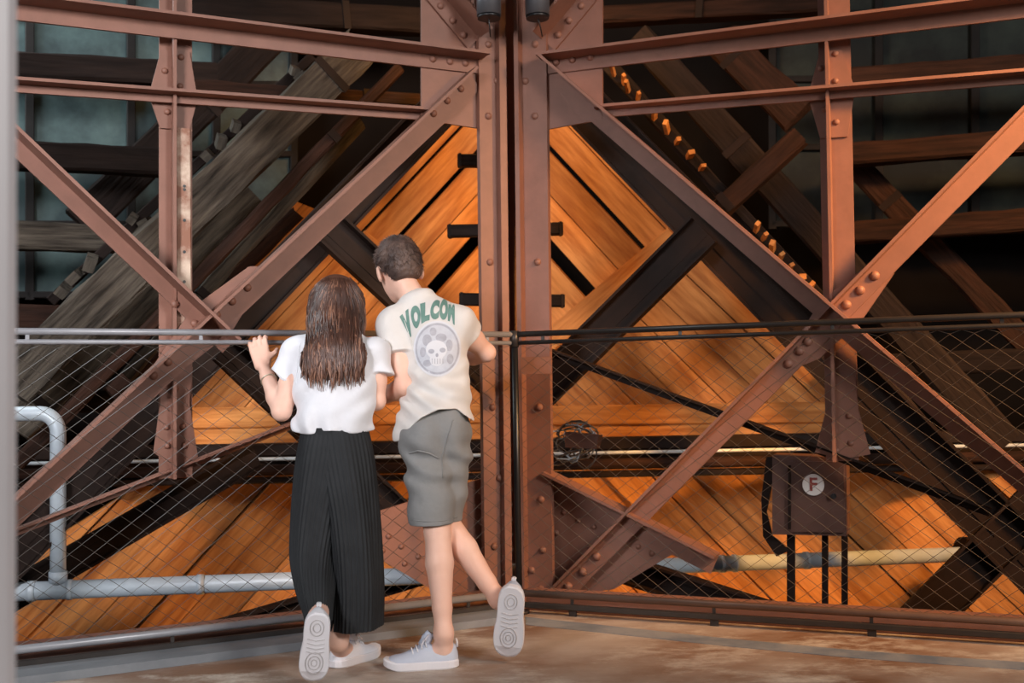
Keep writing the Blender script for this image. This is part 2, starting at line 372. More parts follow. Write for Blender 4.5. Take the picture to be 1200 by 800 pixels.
# ---- frontal horizontal beam with a pale strip for its lit edge (lies across both sides)
t = thing('cross_beam', at(600, 535, 5.45), 'long dark horizontal beam with a pale strip painted for its lit edge, behind the visitors', 'beam')
def fbar(name, y, hpx, Y, m, th, round_=False, x0=-420, x1=1620):
    hh = hpx / FPX * Y; a = at(600, y, Y) + Vector((at(x0, y, Y).x, 0, 0)); b = at(600, y, Y) + Vector((at(x1, y, Y).x, 0, 0))
    if round_: extrude(name, a, b, NRM['F'], [(p, q - hh / 2) for p, q in circle(hh / 2)], m, t, smooth=True)
    else: extrude(name, a, b, NRM['F'], rect(hh, th, 0.008), m, t)
fbar('upper_flange', 522, 15, 5.45, 'dark_steel', 0.1)
fbar('web', 538, 20, 5.49, 'dark_steel', 0.03)
fbar('lit_edge', 532.5, 4, 5.42, 'lit_edge_pale', 0.02, True)
fbar('lower_tube', 546, 13, 5.43, 'brown_wood', 0.1, True)
fbar('lower_flange', 558, 7, 5.45, 'dark_steel', 0.1)

# ---- windows (left, right): frame, panes, mullions
def window(name, side, o, xs, ys, label, glass='glass_dusty'):
    w_ = struct(name, P(xs[0], ys[-1], side, o), label)
    n = NRM[side]
    for i in range(len(xs) - 1):
        for j in range(len(ys) - 1):
            x0, x1, y0, y1 = xs[i], xs[i + 1], ys[j], ys[j + 1]
            plate('pane', [(x0 + 2, y0 + 2), (x1 - 2, y0 + 2), (x1 - 2, y1 - 2), (x0 + 2, y1 - 2)], side, o + 0.03, 0.006, glass, w_)
    for x in xs:
        extrude('mullion', P(x, ys[-1] + 6, side, o), P(x, ys[0] - 6, side, o), n, rect(0.045, 0.06, 0.004), 'frame_dark', w_)
    for y in ys:
        extrude('glazing_bar', P(xs[0], y, side, o), P(xs[-1], y, side, o), n, rect(0.035, 0.05, 0.004), 'frame_dark', w_)
window('window_1', 'L', 2.3, [-320, -190, -72, 35, 154, 254, 345], [-40, 18, 98, 180, 262, 345], 'dusty teal multi-pane window behind the left truss')
window('window_2', 'R', 2.3, [905, 1030, 1143, 1260, 1385, 1520], [-40, 15, 92, 172, 262], 'dim dusty window behind the right truss', 'glass_dim')

# ---- horizontal timbers
def timber(name, side, o, a, b, wd, th, m, label, group, cat='beam', jag=0.004, parts=()):
    pa, pb = P(*a, side, o), P(*b, side, o)
    t = thing(name, pa, label, cat, group)
    extrude('baulk', pa, pb, NRM[side], rect(wd, th, 0.012), m, t, jag=jag)
    for f in parts:
        q = pa.lerp(pb, f); d = (pb - pa).normalized()
        extrude('iron_strap', q - d * 0.02 + NRM[side] * 0.008, q + d * 0.02 + NRM[side] * 0.008, NRM[side], rect(wd * 1.06, 0.008), 'dark_steel', t)
    return t
G = 'horizontal timbers behind the left truss'
timber('horizontal_timber', 'L', 1.75, (-320, 56.7), (255, 86), 0.125, 0.12, 'dark_wood', 'dark horizontal timber just above the second steel bar, upper left', G, parts=(0.4,))
timber('horizontal_timber', 'L', 1.75, (-320, 163.8), (192, 188), 0.135, 0.12, 'dark_wood', 'dark horizontal timber under the lit teal pane left of the post', G, parts=(0.5,))
timber('horizontal_timber', 'L', 1.7, (-320, 263), (190, 280), 0.13, 0.12, 'grey_wood', 'horizontal timber with pale end crossing the left steel diagonal', G, parts=(0.25,))
timber('horizontal_timber', 'L', 1.7, (-320, 364.3), (190, 374), 0.125, 0.12, 'brown_wood', 'brown horizontal timber just above the left handrail', G, parts=(0.3,))
timber('horizontal_timber', 'L', 1.9, (-320, 472.9), (190, 468), 0.12, 0.12, 'dark_wood', 'dark horizontal timber behind the mesh below the left handrail', G, parts=(0.3,))
timber('horizontal_timber', 'L', 1.9, (215, 6), (520, 24), 0.15, 0.12, 'dark_wood', 'dark horizontal timber above the top left steel bar', G, parts=(0.6,))
timber('horizontal_timber', 'L', 1.5, (225, 101), (510, 118), 0.075, 0.1, 'brown_wood', 'thin brown timber resting along the second steel bar on the left', G, parts=(0.7,))
G = 'horizontal timbers behind the right truss'
timber('horizontal_timber', 'R', 1.9, (690, 17), (960, 2), 0.10, 0.12, 'brown_wood', 'brown horizontal timber above the top right steel bar', G, parts=(0.5,))
timber('horizontal_timber', 'R', 1.75, (985, 92), (1540, 51.2), 0.115, 0.12, 'brown_wood', 'brown horizontal timber above the second steel bar on the right', G, parts=(0.5,))
timber('horizontal_timber', 'R', 1.75, (985, 180), (1540, 139.2), 0.11, 0.12, 'brown_wood', 'brown horizontal timber between the right post and the orange diagonal', G, parts=(0.5,))
timber('horizontal_timber', 'R', 1.75, (985, 272), (1540, 233.5), 0.11, 0.12, 'brown_wood', 'brown horizontal timber crossing behind the lower orange diagonal', G, parts=(0.5,))
timber('horizontal_timber', 'R', 1.75, (985, 430), (1540, 407.3), 0.11, 0.12, 'dark_wood', 'dark horizontal timber behind the right mesh under the handrail', G, parts=(0.5,))

# ---- raking timbers, left (grey, weathered) and right (dark)
G = 'raking timbers behind the left truss'
timber('raking_timber', 'L', 1.25, (10, 455), (425, 52), 0.20, 0.16, 'grey_wood', 'widest weathered grey raking timber behind the left post', G, jag=0.008, parts=(0.9,))
timber('raking_timber', 'L', 1.45, (15, 500), (300, 228), 0.165, 0.14, 'grey_wood', 'grey raking timber just below the widest one', G, jag=0.008, parts=(0.1,))
timber('raking_timber', 'L', 1.2, (20, 545), (470, 78), 0.06, 0.08, 'brown_wood', 'slender reddish raking timber below the grey ones', G, jag=0.004, parts=(0.8,))
timber('raking_timber', 'L', 1.35, (150, 440), (425, 142), 0.06, 0.07, 'grey_wood', 'slender pale raking timber nearest the left pale diagonal', G, jag=0.006, parts=(0.3,))
timber('raking_timber', 'L', 1.5, (130, 462), (350, 250), 0.075, 0.1, 'brown_wood', 'dark raking timber beside the small orange gap', G, jag=0.004, parts=(0.6,))
timber('raking_timber', 'L', 2.12, (95, 262), (330, 30), 0.2, 0.05, 'dark_wood', 'dark raking timber against the teal window', G, jag=0.004, parts=(0.6,))
G = 'raking timbers behind the right truss'
timber('raking_timber', 'R', 1.3, (690, 48), (1100, 520), 0.07, 0.1, 'dark_wood', 'dark slender raking timber nearest the right steel diagonal', G, parts=(0.6,))
timber('raking_timber', 'R', 1.4, (745, 40), (1180, 520), 0.15, 0.12, 'dark_wood', 'dark raking timber crossing behind the right post', G, parts=(0.3,))
timber('raking_timber', 'R', 1.6, (845, 45), (935, 135), 0.19, 0.14, 'brown_wood', 'thick grey stub of raking timber left of the right post', G, jag=0.008, parts=(0.2,))
timber('raking_timber', 'R', 1.12, (835, 250), (936, 158), 0.095, 0.095, 'brown_wood', 'short brown strut rising to the right post', 'struts behind the right truss', parts=(0.15,))
timber('raking_timber', 'R', 1.98, (1000, 190), (1230, 430), 0.12, 0.1, 'brown_wood', 'dim reddish raking timber under the orange diagonal', G, jag=0.006, parts=(0.2,))

# cleats: little blocks nailed along a rake on each side, like steps
def cleats(side, o, a, b, pts, label, sz, m):
    pa, pb = P(*a, side, o), P(*b, side, o); n = NRM[side]
    t = thing('cleated_rake', pa, label, 'beam')
    extrude('rake_board', pa - n * 0.05, pb - n * 0.05, n, rect(0.05, 0.04, 0.004), 'dark_wood', t)
    d = (pb - pa).normalized()
    for x, y in pts:
        p = P(x, y, side, o); s = sz * rnd.uniform(0.8, 1.25)
        R = Matrix.Rotation(rnd.uniform(0, 1.5), 4, n)
        box('cleat', p, s * rnd.uniform(0.9, 1.5), 0.09, s, m, t, R)
cleats('L', 1.52, (60, 352), (370, 62), [(345, 83), (353, 90), (276, 148), (259, 166), (243, 182), (155, 256), (171, 262), (106, 308), (88, 324), (74, 340)], 'rake with small pale step blocks behind the left truss', 0.042, 'grey_wood')
cleats('R', 1.2, (705, 72), (965, 352), [(718, 82), (731, 93), (735, 101), (748, 113), (767, 134), (781, 149), (794, 165), (809, 181), (823, 196), (887, 266), (896, 277), (905, 289), (915, 301), (926, 313), (938, 325), (950, 336)], 'rake with small orange step blocks behind the right truss', 0.02, 'orange_wood')

# ---------------------------------------------------------------- riveted steel truss
TO = 0.40      # face plane of the truss behind the railing
TH = 0.012
def member(name, side, a, b, wd, parent, prof=None, o=TO, m='steel_paint'):
    return extrude(name, P(*a, side, o), P(*b, side, o), NRM[side], prof or angle_prof(wd, TH, 0.14), m, parent)

tl = thing('steel_truss', P(300, 700, 'L', TO), 'riveted brown steel truss left of the column, pinkish in the daylight', 'truss', 'riveted trusses')
tr = thing('steel_truss', P(900, 700, 'R', TO), 'riveted brown steel truss right of the column, orange in lamplight', 'truss', 'riveted trusses')
# left: horizontals, post, diagonals
top = member('top_bar', 'L', (-400, -38), (563, 77), 0.070, tl, angle_prof(0.070, TH, 0.105))
rivets([(507, 69), (527, 72), (545, 74)], 'L', TO, top)
mid = member('middle_bar', 'L', (-400, 71.7), (500, 135), 0.036, tl, angle_prof(0.042, TH, 0.06), TO + 0.03)
post = member('post', 'L', (206, 560), (206, -30), 0.13, tl, [(-.062, -.012), (.062, -.012), (.062, 0), (.018, 0), (.018, .06), (.006, .06), (.006, 0), (-.062, 0)], TO + 0.07)
gp = plate('gusset_plate', [(189, 58), (222, 60), (230, 106), (230, 122), (222, 152), (188, 150), (177, 118), (177, 102)], 'L', TO + 0.06, TH, 'steel_paint', tl)
rivets([(212, 67), (193, 83), (211, 101), (184, 115), (204, 116), (220, 118), (196, 131)], 'L', TO + 0.06, gp, 0.013)
desc = member('diagonal', 'L', (-250, -84), (268, 406), 0.066, tl, angle_prof(0.066, TH, 0.13), TO + 0.014)
rivets([(228, 379), (205, 356)], 'L', TO + 0.014, desc)
asc = member('diagonal', 'L', (-200, 803.5), (556, 94), 0.092, tl, angle_prof(0.092, TH, 0.10), TO)
rivets([(290, 337), (272, 353), (254, 369), (540, 104), (524, 118), (508, 133), (197, 424), (180, 440)], 'L', TO, asc)
gx = plate('gusset_plate', [(172, 440), (226, 360), (292, 312), (318, 312), (272, 388), (196, 448)], 'L', TO + 0.012, TH, 'steel_paint', tl)
gc = plate('gusset_plate', [(494, -20), (566, -20), (566, 151), (494, 140)], 'L', TO + 0.012, TH, 'steel_paint', tl)
up = member('upper_brace', 'L', (468, -56), (556, 50), 0.085, tl, angle_prof(0.085, TH, 0.13), TO)
rivets([(516, 7), (530, 24), (543, 41)], 'L', TO, up)
gl = plate('gusset_plate', [(186, 430), (226, 430), (222, 470), (232, 535), (205, 548), (180, 530), (188, 470)], 'L', TO + 0.06, TH, 'steel_paint', tl)
rivets([(195, 500), (214, 500), (196, 522), (216, 522), (206, 455)], 'L', TO + 0.06, gl, 0.013)
tie = member('tie_bar', 'L', (-20, 638), (570, 410), 0.030, tl, angle_prof(0.030, 0.008, 0.05), TO + 0.10)
gb = plate('gusset_plate', [(566, 560), (566, 700), (505, 690), (420, 640), (440, 600), (520, 575)], 'L', TO + 0.065, TH, 'steel_paint', tl)
rivets([(455, 628), (470, 640), (490, 652), (448, 645), (474, 660), (510, 668), (540, 640), (530, 612), (505, 600)], 'L', TO + 0.065, gb, 0.013)
# timber strip bolted to the left post
ws = thing('bolted_timber_strip', P(216, 390, 'L', TO + 0.03), 'narrow worn pinkish timber strip with bolt holes on the left post', 'strip')
st = extrude('strip', P(216, 420, 'L', TO + 0.035), P(215, 150, 'L', TO + 0.035), NRM['L'], rect(0.056, 0.03, 0.004), 'worn_post', ws)
for y in (218, 222, 258, 295, 330):
    p = P(216, y, 'L', TO + 0.034); extrude('bolt_hole', p - NRM['L'] * 0.002, p + NRM['L'] * 0.002, Vector((0, 0, 1)), circle(0.006, 8), 'lamp_black', ws)

# right
top = member('top_bar', 'R', (637, 78), (1620, -40.7), 0.068, tr, angle_prof(0.068, TH, 0.105))
rivets([(652, 73), (671, 70), (692, 67)], 'R', TO, top)
mid = member('middle_bar', 'R', (700, 132), (1620, 56.7), 0.040, tr, angle_prof(0.042, TH, 0.06), TO + 0.03)
post = member('post', 'R', (987, 540), (976, -30), 0.13, tr, [(-.062, -.012), (.062, -.012), (.062, 0), (.03, 0), (.03, .07), (.018, .07), (.018, 0), (-.062, 0)], TO + 0.07)
gp = plate('gusset_plate', [(961, 60), (986, 58), (1000, 98), (1000, 116), (993, 160), (961, 162), (949, 120), (949, 104)], 'R', TO + 0.06, TH, 'steel_paint', tr)
rivets([(979, 63), (962, 80), (979, 95), (957, 113), (971, 112), (989, 110), (980, 143), (966, 128)], 'R', TO + 0.06, gp, 0.013)
desc = member('diagonal', 'R', (637, 80), (1500, 823), 0.078, tr, angle_prof(0.078, TH, 0.14), TO + 0.014)
asc = member('diagonal', 'R', (652, 701), (1450, -107.7), 0.086, tr, angle_prof(0.086, TH, 0.06), TO)
rivets([(1025, 323), (1008, 340), (992, 357), (947, 400), (937, 411), (924, 426), (699, 652), (683, 670), (666, 687)], 'R', TO, asc, 0.019)
gx = plate('gusset_plate', [(905, 442), (962, 352), (1020, 308), (1048, 320), (1012, 372), (960, 420)], 'R', TO + 0.012, TH, 'steel_paint', tr)
gc = plate('gusset_plate', [(637, -20), (706, -20), (706, 140), (637, 152)], 'R', TO + 0.012, TH, 'steel_paint', tr)
up = member('upper_brace', 'R', (642, 52), (735, -60), 0.085, tr, angle_prof(0.085, TH, 0.13), TO)
rivets([(681, 7), (667, 24), (654, 41)], 'R', TO, up)
gl = plate('gusset_plate', [(970, 440), (1002, 440), (1006, 480), (1020, 532), (990, 538), (955, 530), (968, 480)], 'R', TO + 0.06, TH, 'steel_paint', tr)
rivets([(995, 487), (978, 505), (997, 519), (980, 528)], 'R', TO + 0.06, gl, 0.013)
tie = member('tie_bar', 'R', (640, 411), (1160, 600), 0.035, tr, angle_prof(0.035, 0.008, 0.05), TO + 0.10, 'dark_steel')
vb = member('foot_brace', 'R', (640, 562), (838, 660), 0.095, tr, angle_prof(0.095, TH, 0.10), TO + 0.05)
gb = plate('gusset_plate', [(640, 570), (700, 590), (790, 648), (720, 690), (640, 702)], 'R', TO + 0.065, TH, 'steel_paint', tr)
rivets([(652, 624), (661, 600), (678, 609), (696, 617), (748, 640), (764, 648), (660, 578), (690, 640)], 'R', TO + 0.065, gb, 0.013)

# ---- corner column: two riveted legs with a dark web between them
cc = thing('steel_column', at(603, 712, 4.6), 'tall riveted steel column at the corner between the two trusses', 'column')
def leg(name, side, x0t, x1t, x0b, x1b, o, th):
    n = NRM[side]; f = [P(x0t, -30, side, o), P(x1t, -30, side, o), P(x1b, 735, side, o), P(x0b, 735, side, o)]
    bk = [p - n * th for p in f]
    return mesh_obj(name, f + bk, [(0, 1, 2, 3), (7, 6, 5, 4), (0, 1, 5, 4), (1, 2, 6, 5), (2, 3, 7, 6), (3, 0, 4, 7)], 'steel_paint', cc, Matrix.Translation(sum(f, Vector()) / 4))
lL = leg('leg', 'L', 560, 586, 569, 595, TO - 0.02, 0.03)
rivets([(572, 52), (582, 95), (572, 136), (574, 307), (577, 477), (579, 640), (585, 560), (579, 690)], 'L', TO - 0.02, lL)
lR = leg('leg', 'R', 603, 639, 612, 648, TO - 0.02, 0.03)
rivets([(627, 52), (616, 95), (627, 136), (630, 307), (632, 477), (636, 644), (623, 668), (634, 690), (634, 585)], 'R', TO - 0.02, lR)
leg('lip', 'L', 584, 592, 593, 601, TO - 0.06, 0.16)
leg('lip', 'R', 601, 606, 610, 615, TO - 0.07, 0.16)
leg('web', 'L', 588, 606, 597, 615, TO + 0.10, 0.03)
o_ = box('saddle_plate', at(628, 428, 4.42), 0.125, 0.012, 0.07, 'steel_paint', cc)

# ---------------------------------------------------------------- mesh railings
def wire_net(side, s0, s1, z0, z1, parent):
    du, dv, r = 0.0385, 0.0285, 0.00105
    nu = int((s1 - s0) / du); nv = int((z1 - z0) / dv); vs, fs = [], []
    n = NRM[side]
    for j in range(nv + 1):
        base = len(vs)
        for i in range(nu + 1):
            s = s0 + (s1 - s0) * i / nu; z = z0 + (z1 - z0) * j / nv + (dv * 0.5 if (i + j) % 2 else -dv * 0.5)
            z = min(max(z, z0), z1); p = rail_pt(side, s, 0, z)
            for a in (0, 2.094, 4.189):
                vs.append(p + n * (r * math.cos(a)) + Vector((0, 0, r * 1.15 * math.sin(a))))
        for i in range(nu):
            for k in range(3):
                fs.append((base + i * 3 + k, base + i * 3 + (k + 1) % 3, base + i * 3 + 3 + (k + 1) % 3, base + i * 3 + 3 + k))
    o = mesh_obj('wire_net', vs, fs, 'wire', parent); o['kind'] = 'stuff'
    # sleeves where neighbouring wires are joined, along the top only, too small elsewhere
    return o
def railing(side, ln, label, m):
    t = thing('mesh_railing', rail_pt(side, 0.0), label, 'railing', 'mesh railings')
    zt, zl, zb, zf = 1.100, 1.066, 0.080, 0.035
    n = NRM[side]
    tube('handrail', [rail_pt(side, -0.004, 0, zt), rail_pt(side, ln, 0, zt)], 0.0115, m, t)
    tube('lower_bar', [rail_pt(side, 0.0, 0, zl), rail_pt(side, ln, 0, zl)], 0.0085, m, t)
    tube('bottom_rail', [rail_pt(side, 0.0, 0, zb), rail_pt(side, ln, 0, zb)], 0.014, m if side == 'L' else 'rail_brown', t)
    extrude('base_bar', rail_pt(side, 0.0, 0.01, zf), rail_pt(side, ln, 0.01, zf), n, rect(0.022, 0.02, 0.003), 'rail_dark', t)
    s = 0.12
    while s < ln:
        extrude('spacer', rail_pt(side, s, 0.003, zl), rail_pt(side, s, 0.003, zt), n, rect(0.012, 0.006), m, t)
        extrude('spacer', rail_pt(side, s + 0.1, 0.003, zf), rail_pt(side, s + 0.1, 0.003, zb), n, rect(0.012, 0.006), 'rail_dark', t)
        extrude('foot', rail_pt(side, s + 0.1, 0.0, 0.0), rail_pt(side, s + 0.1, 0.0, zf - 0.008), n, rect(0.03, 0.012), 'rail_dark', t)
        s += 0.55
    wire_net(side, 0.02, ln, zb + 0.012, zl - 0.008, t)
    return t
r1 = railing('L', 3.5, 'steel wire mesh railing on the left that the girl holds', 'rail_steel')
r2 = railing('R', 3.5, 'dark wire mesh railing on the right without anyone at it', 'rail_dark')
rp = thing('railing_post', CORNER, 'slim dark corner post joining the two mesh railings', 'post')
tube('shaft', [CORNER + Vector((0.0, 0, 0)), CORNER + Vector((0.0, 0, 1.09))], 0.0135, 'lamp_black', rp, 10)
tube('collar', [CORNER + Vector((0.0, 0, 1.05)), CORNER + Vector((0.0, 0, 1.115))], 0.019, 'rail_dark', rp, 10)
tube('foot_flange', [CORNER + Vector((0.0, 0, 0.0005)), CORNER + Vector((0.0, 0, 0.012))], 0.04, 'rail_dark', rp, 14)

# pale post close to the camera at the left edge
fp = thing('pale_post', at(2, 790, 1.15) * 1.0, 'pale blurred post close to the camera at the left edge', 'post')
_x = at(14, 400, 1.15).x
fp.location = (_x - 0.035, 1.15, 0.0); W[fp] = Matrix.Translation(fp.location)
extrude('shaft', Vector((_x - 0.035, 1.13, 0.0)), Vector((_x - 0.035, 1.13, 1.55)), NRM['F'], rect(0.07, 0.04, 0.01), 'post_pale', fp)
extrude('edge_bead', Vector((_x - 0.02, 1.128, 0.0)), Vector((_x - 0.02, 1.128, 1.55)), NRM['F'], rect(0.012, 0.004, 0.001), 'post_pale', fp)

# ---------------------------------------------------------------- pipes
A, B = at(-280, 704.9, 4.11), at(1135, 649, 5.3)
pp = thing('service_pipe', A, 'long grey horizontal service pipe with an upright branch at the left', 'pipe')
tube('main_pipe', [A, B], [0.038, 0.036], 'pipe_grey', pp, 20)
d = (B - A).normalized()
def on_pipe(px):
    lo, hi = 0.0, 1.0
    for _ in range(40):
        mdl = (lo + hi) / 2; q = A.lerp(B, mdl) - CAM
        if 600 + FPX * q.dot(_rt) / q.dot(_fw) < px: lo = mdl
        else: hi = mdl
    return A.lerp(B, (lo + hi) / 2)
for x, wdt in ((37, 0.03), (82, 0.02), (235, 0.03), (846, 0.022), (861, 0.016), (945, 0.02)):
    q = on_pipe(x); tube('collar', [q - d * wdt / 2, q + d * wdt / 2], 0.0415, 'pipe_grey', pp, 20)
q = on_pipe(68)
e1 = at(67, 500, q.y); e1.x = q.x; e1.y = q.y; rr = 0.031
arc = [q, e1 - Vector((0, 0, 0.03))] + [e1 + Vector((-0.075 + 0.075 * math.cos(a), 0, 0.075 * math.sin(a) - 0.02)) for a in [i * math.pi / 16 for i in range(9)]] + [e1 + Vector((-1.3, 0, 0.055))]
tube('branch_pipe', arc, rr, 'pipe_grey', pp, 18)
tube('branch_collar', [q + Vector((0, 0, 0.03)), q + Vector((0, 0, 0.075))], 0.036, 'pipe_grey', pp, 18)
fe = B; tube('end_flange', [fe - d * 0.03, fe + d * 0.03], 0.085, 'dark_steel', pp, 20)
# thin second pipe stub at the far right
A2 = at(1150, 640, 5.0); B2 = at(1480, 574, 4.4)
t = thing('pipe_stub', A2, 'short tan pipe stub at the right edge behind the mesh', 'pipe')
tube('tube', [A2, B2], 0.036, 'box_brown', t, 16); tube('rim', [A2 - (B2 - A2).normalized() * 0.015, A2 + (B2 - A2).normalized() * 0.015], 0.044, 'dark_steel', t, 16)

# ---------------------------------------------------------------- switch box with the round F sign
bo = 0.62
bx = thing('switch_box', P(950, 630, 'R', bo), 'brown steel switch box carrying a round white F sign behind the right mesh', 'box')
plate('body', [(905, 533), (992, 536), (992, 628), (905, 626)], 'R', bo, 0.16, 'box_brown', bx)
dr = plate('door', [(926, 540), (989, 541), (989, 624), (926, 623)], 'R', bo - 0.012, 0.012, 'box_brown', bx)
extrude('hinge', P(925, 620, 'R', bo - 0.02), P(925, 545, 'R', bo - 0.02), NRM['R'], rect(0.012, 0.012, 0.003), 'dark_steel', bx)
p = P(977, 581, 'R', bo - 0.012); tube('lock', [p, p + NRM['R'] * 0.02], 0.011, 'lamp_black', bx, 10)
plate('side_bracket', [(898, 535), (914, 535), (906, 560), (898, 600), (905, 628), (925, 645), (910, 652), (894, 628), (892, 585)], 'R', bo + 0.05, 0.02, 'dark_steel', bx)
for xa, xb in ((922, 931), (963, 970), (986, 993)):
    plate('support_leg', [(xa, 626), (xb, 626), (xb, 715), (xa, 715)], 'R', bo + 0.06, 0.03, 'dark_steel', bx)
ctr = P(953, 568, 'R', bo - 0.026); rdisc = 12.3 / FPX * ctr.y
tt, yy, nn = axes(ctr, ctr + DIR['R'], NRM['R'])
extrude('sign_disc', ctr - nn * 0.013, ctr, Vector((0, 0, 1)), circle(rdisc, 28), 'sign_white', bx)
fc = bpy.data.curves.new('letter', 'FONT'); fc.body = 'F'; fc.size = rdisc * 1.75; fc.extrude = 0.0015; fc.offset = rdisc * 0.03; fc.align_x = 'CENTER'; fc.align_y = 'CENTER'
fo = bpy.data.objects.new('letter', fc); COL.objects.link(fo)
bpy.context.view_layer.update()
me = bpy.data.meshes.new_from_object(fo.evaluated_get(bpy.context.evaluated_depsgraph_get())); bpy.data.objects.remove(fo)
me.materials.clear(); me.materials.append(MATS['sign_red'])
link('letter', me, frame(ctr + nn * 0.002, tt, yy, nn), bx)

# ---------------------------------------------------------------- coil of loose wire on a little block by the column
wc = thing('wire_coil', at(672, 545, 5.1), 'tangled coil of old wire on a rusty block beside the column', 'wire')
plate('block', [(662, 506), (702, 510), (698, 526), (662, 524)], 'R', 0.75, 0.06, 'box_brown', wc)
for k in range(18):
    c = at(670 + rnd.uniform(-16, 16), 516 + rnd.uniform(-14, 14), 5.03); rx, rz = rnd.uniform(0.04, 0.12), rnd.uniform(0.03, 0.09); ph = rnd.uniform(0, 6); q = rnd.uniform(-.6, .6)
    pts = [c + Vector((rx * math.cos(ph + a) + q * rz * math.sin(a), 0.03 * math.sin(a * 2 + k), rz * math.sin(ph + a) + 0.01 * math.sin(3 * a + k))) for a in [i * 0.45 for i in range(rnd.randint(7, 13))]]
    tube('wire_loop', pts, 0.0038, 'pipe_grey' if k % 2 else 'wire', wc, 6)

# ---------------------------------------------------------------- spot lamps on the column head
for x, lb in ((573, 'grey cylindrical spotlight hanging left of the column top'), (630, 'grey cylindrical spotlight hanging right of the column top')):
    c = at(x, 22, 4.42); t = thing('spotlight', c, lb, 'lamp', 'spotlights at the column head'); r = 14.5 / FPX * 4.42
    tube('housing', [c + Vector((0, 0, 0.012)), c + Vector((0, 0, 0.17))], r, 'lamp_grey', t, 24)
    tube('bezel', [c, c + Vector((0, 0, 0.013))], r * 0.93, 'lamp_black', t, 24)
    tube('rear_cap', [c + Vector((0, 0, 0.17)), c + Vector((0, 0, 0.19))], [r, r * 0.6], 'lamp_black', t, 24)
    tube('bracket', [c + Vector((0, 0.0, 0.18)), c + Vector((0, 0.10, 0.24))], 0.009, 'lamp_black', t, 8)
    tube('cable', [c + Vector((0.0, 0.0, 0.012)), c + Vector((0.002 if x < 600 else 0.012, 0.02, -0.03)), c + Vector((0.004 if x < 600 else 0.02, 0.05, -0.06))], 0.003, 'lamp_black', t, 6)

# ---------------------------------------------------------------- figures: smooth distance fields turned into one skin each
mat('skin', srgb(226, 178, 156), srgb(234, 192, 172), 0.5, 7, spec=0.35)
mat('blouse_white', srgb(220, 220, 224), srgb(228, 228, 232), 0.85, 8, bump=0.55, bscale=14, spec=0.2)
mat('tee_cream', srgb(214, 209, 204), srgb(222, 217, 212), 0.85, 8, bump=0.45, bscale=14, spec=0.2)
mat('shorts_grey', srgb(126, 126, 125), srgb(138, 138, 137), 0.85, 8, bump=0.5, bscale=16, spec=0.2)
mat('culottes_black', srgb(28, 29, 31), srgb(40, 42, 44), 0.75, 8, bump=0.1, bscale=60, spec=0.3)
mat('hair_brown', srgb(50, 32, 26), srgb(92, 60, 47), 0.42, 9, (1, 1, 0.25), contrast=(0.35, 0.65))
mat('hair_light', srgb(104, 70, 54), srgb(150, 108, 86), 0.42, 9, (1, 1, 0.25), contrast=(0.35, 0.65))
mat('hair_short', srgb(60, 45, 40), srgb(104, 82, 72), 0.6, 20, contrast=(0.35, 0.65))
mat('shoe_white', srgb(214, 214, 220), srgb(224, 224, 230), 0.6, 8, bump=0.05, spec=0.3)
mat('shoe_blue', srgb(178, 184, 200), srgb(194, 200, 212), 0.7, 8, bump=0.08, spec=0.3)
mat('sole_white', srgb(214, 210, 212), srgb(222, 220, 224), 0.6, 8, spec=0.3)
mat('tread_grey', srgb(176, 170, 170), srgb(198, 194, 194), 0.7, 14, bump=0.1, spec=0.3)
mat('print_green', srgb(92, 128, 118), srgb(112, 146, 136), 0.8, 30)
mat('print_grey', srgb(160, 160, 168), srgb(184, 184, 192), 0.8, 40)
mat('print_pale', srgb(216, 216, 220), None, 0.8, 30)
mat('print_light', srgb(190, 192, 200), srgb(204, 206, 212), 0.8, 40)
mat('silver', srgb(210, 200, 180), None, 0.3, 8, metal=0.7)
mat('eye_white', srgb(230, 228, 224), None, 0.3, 8)

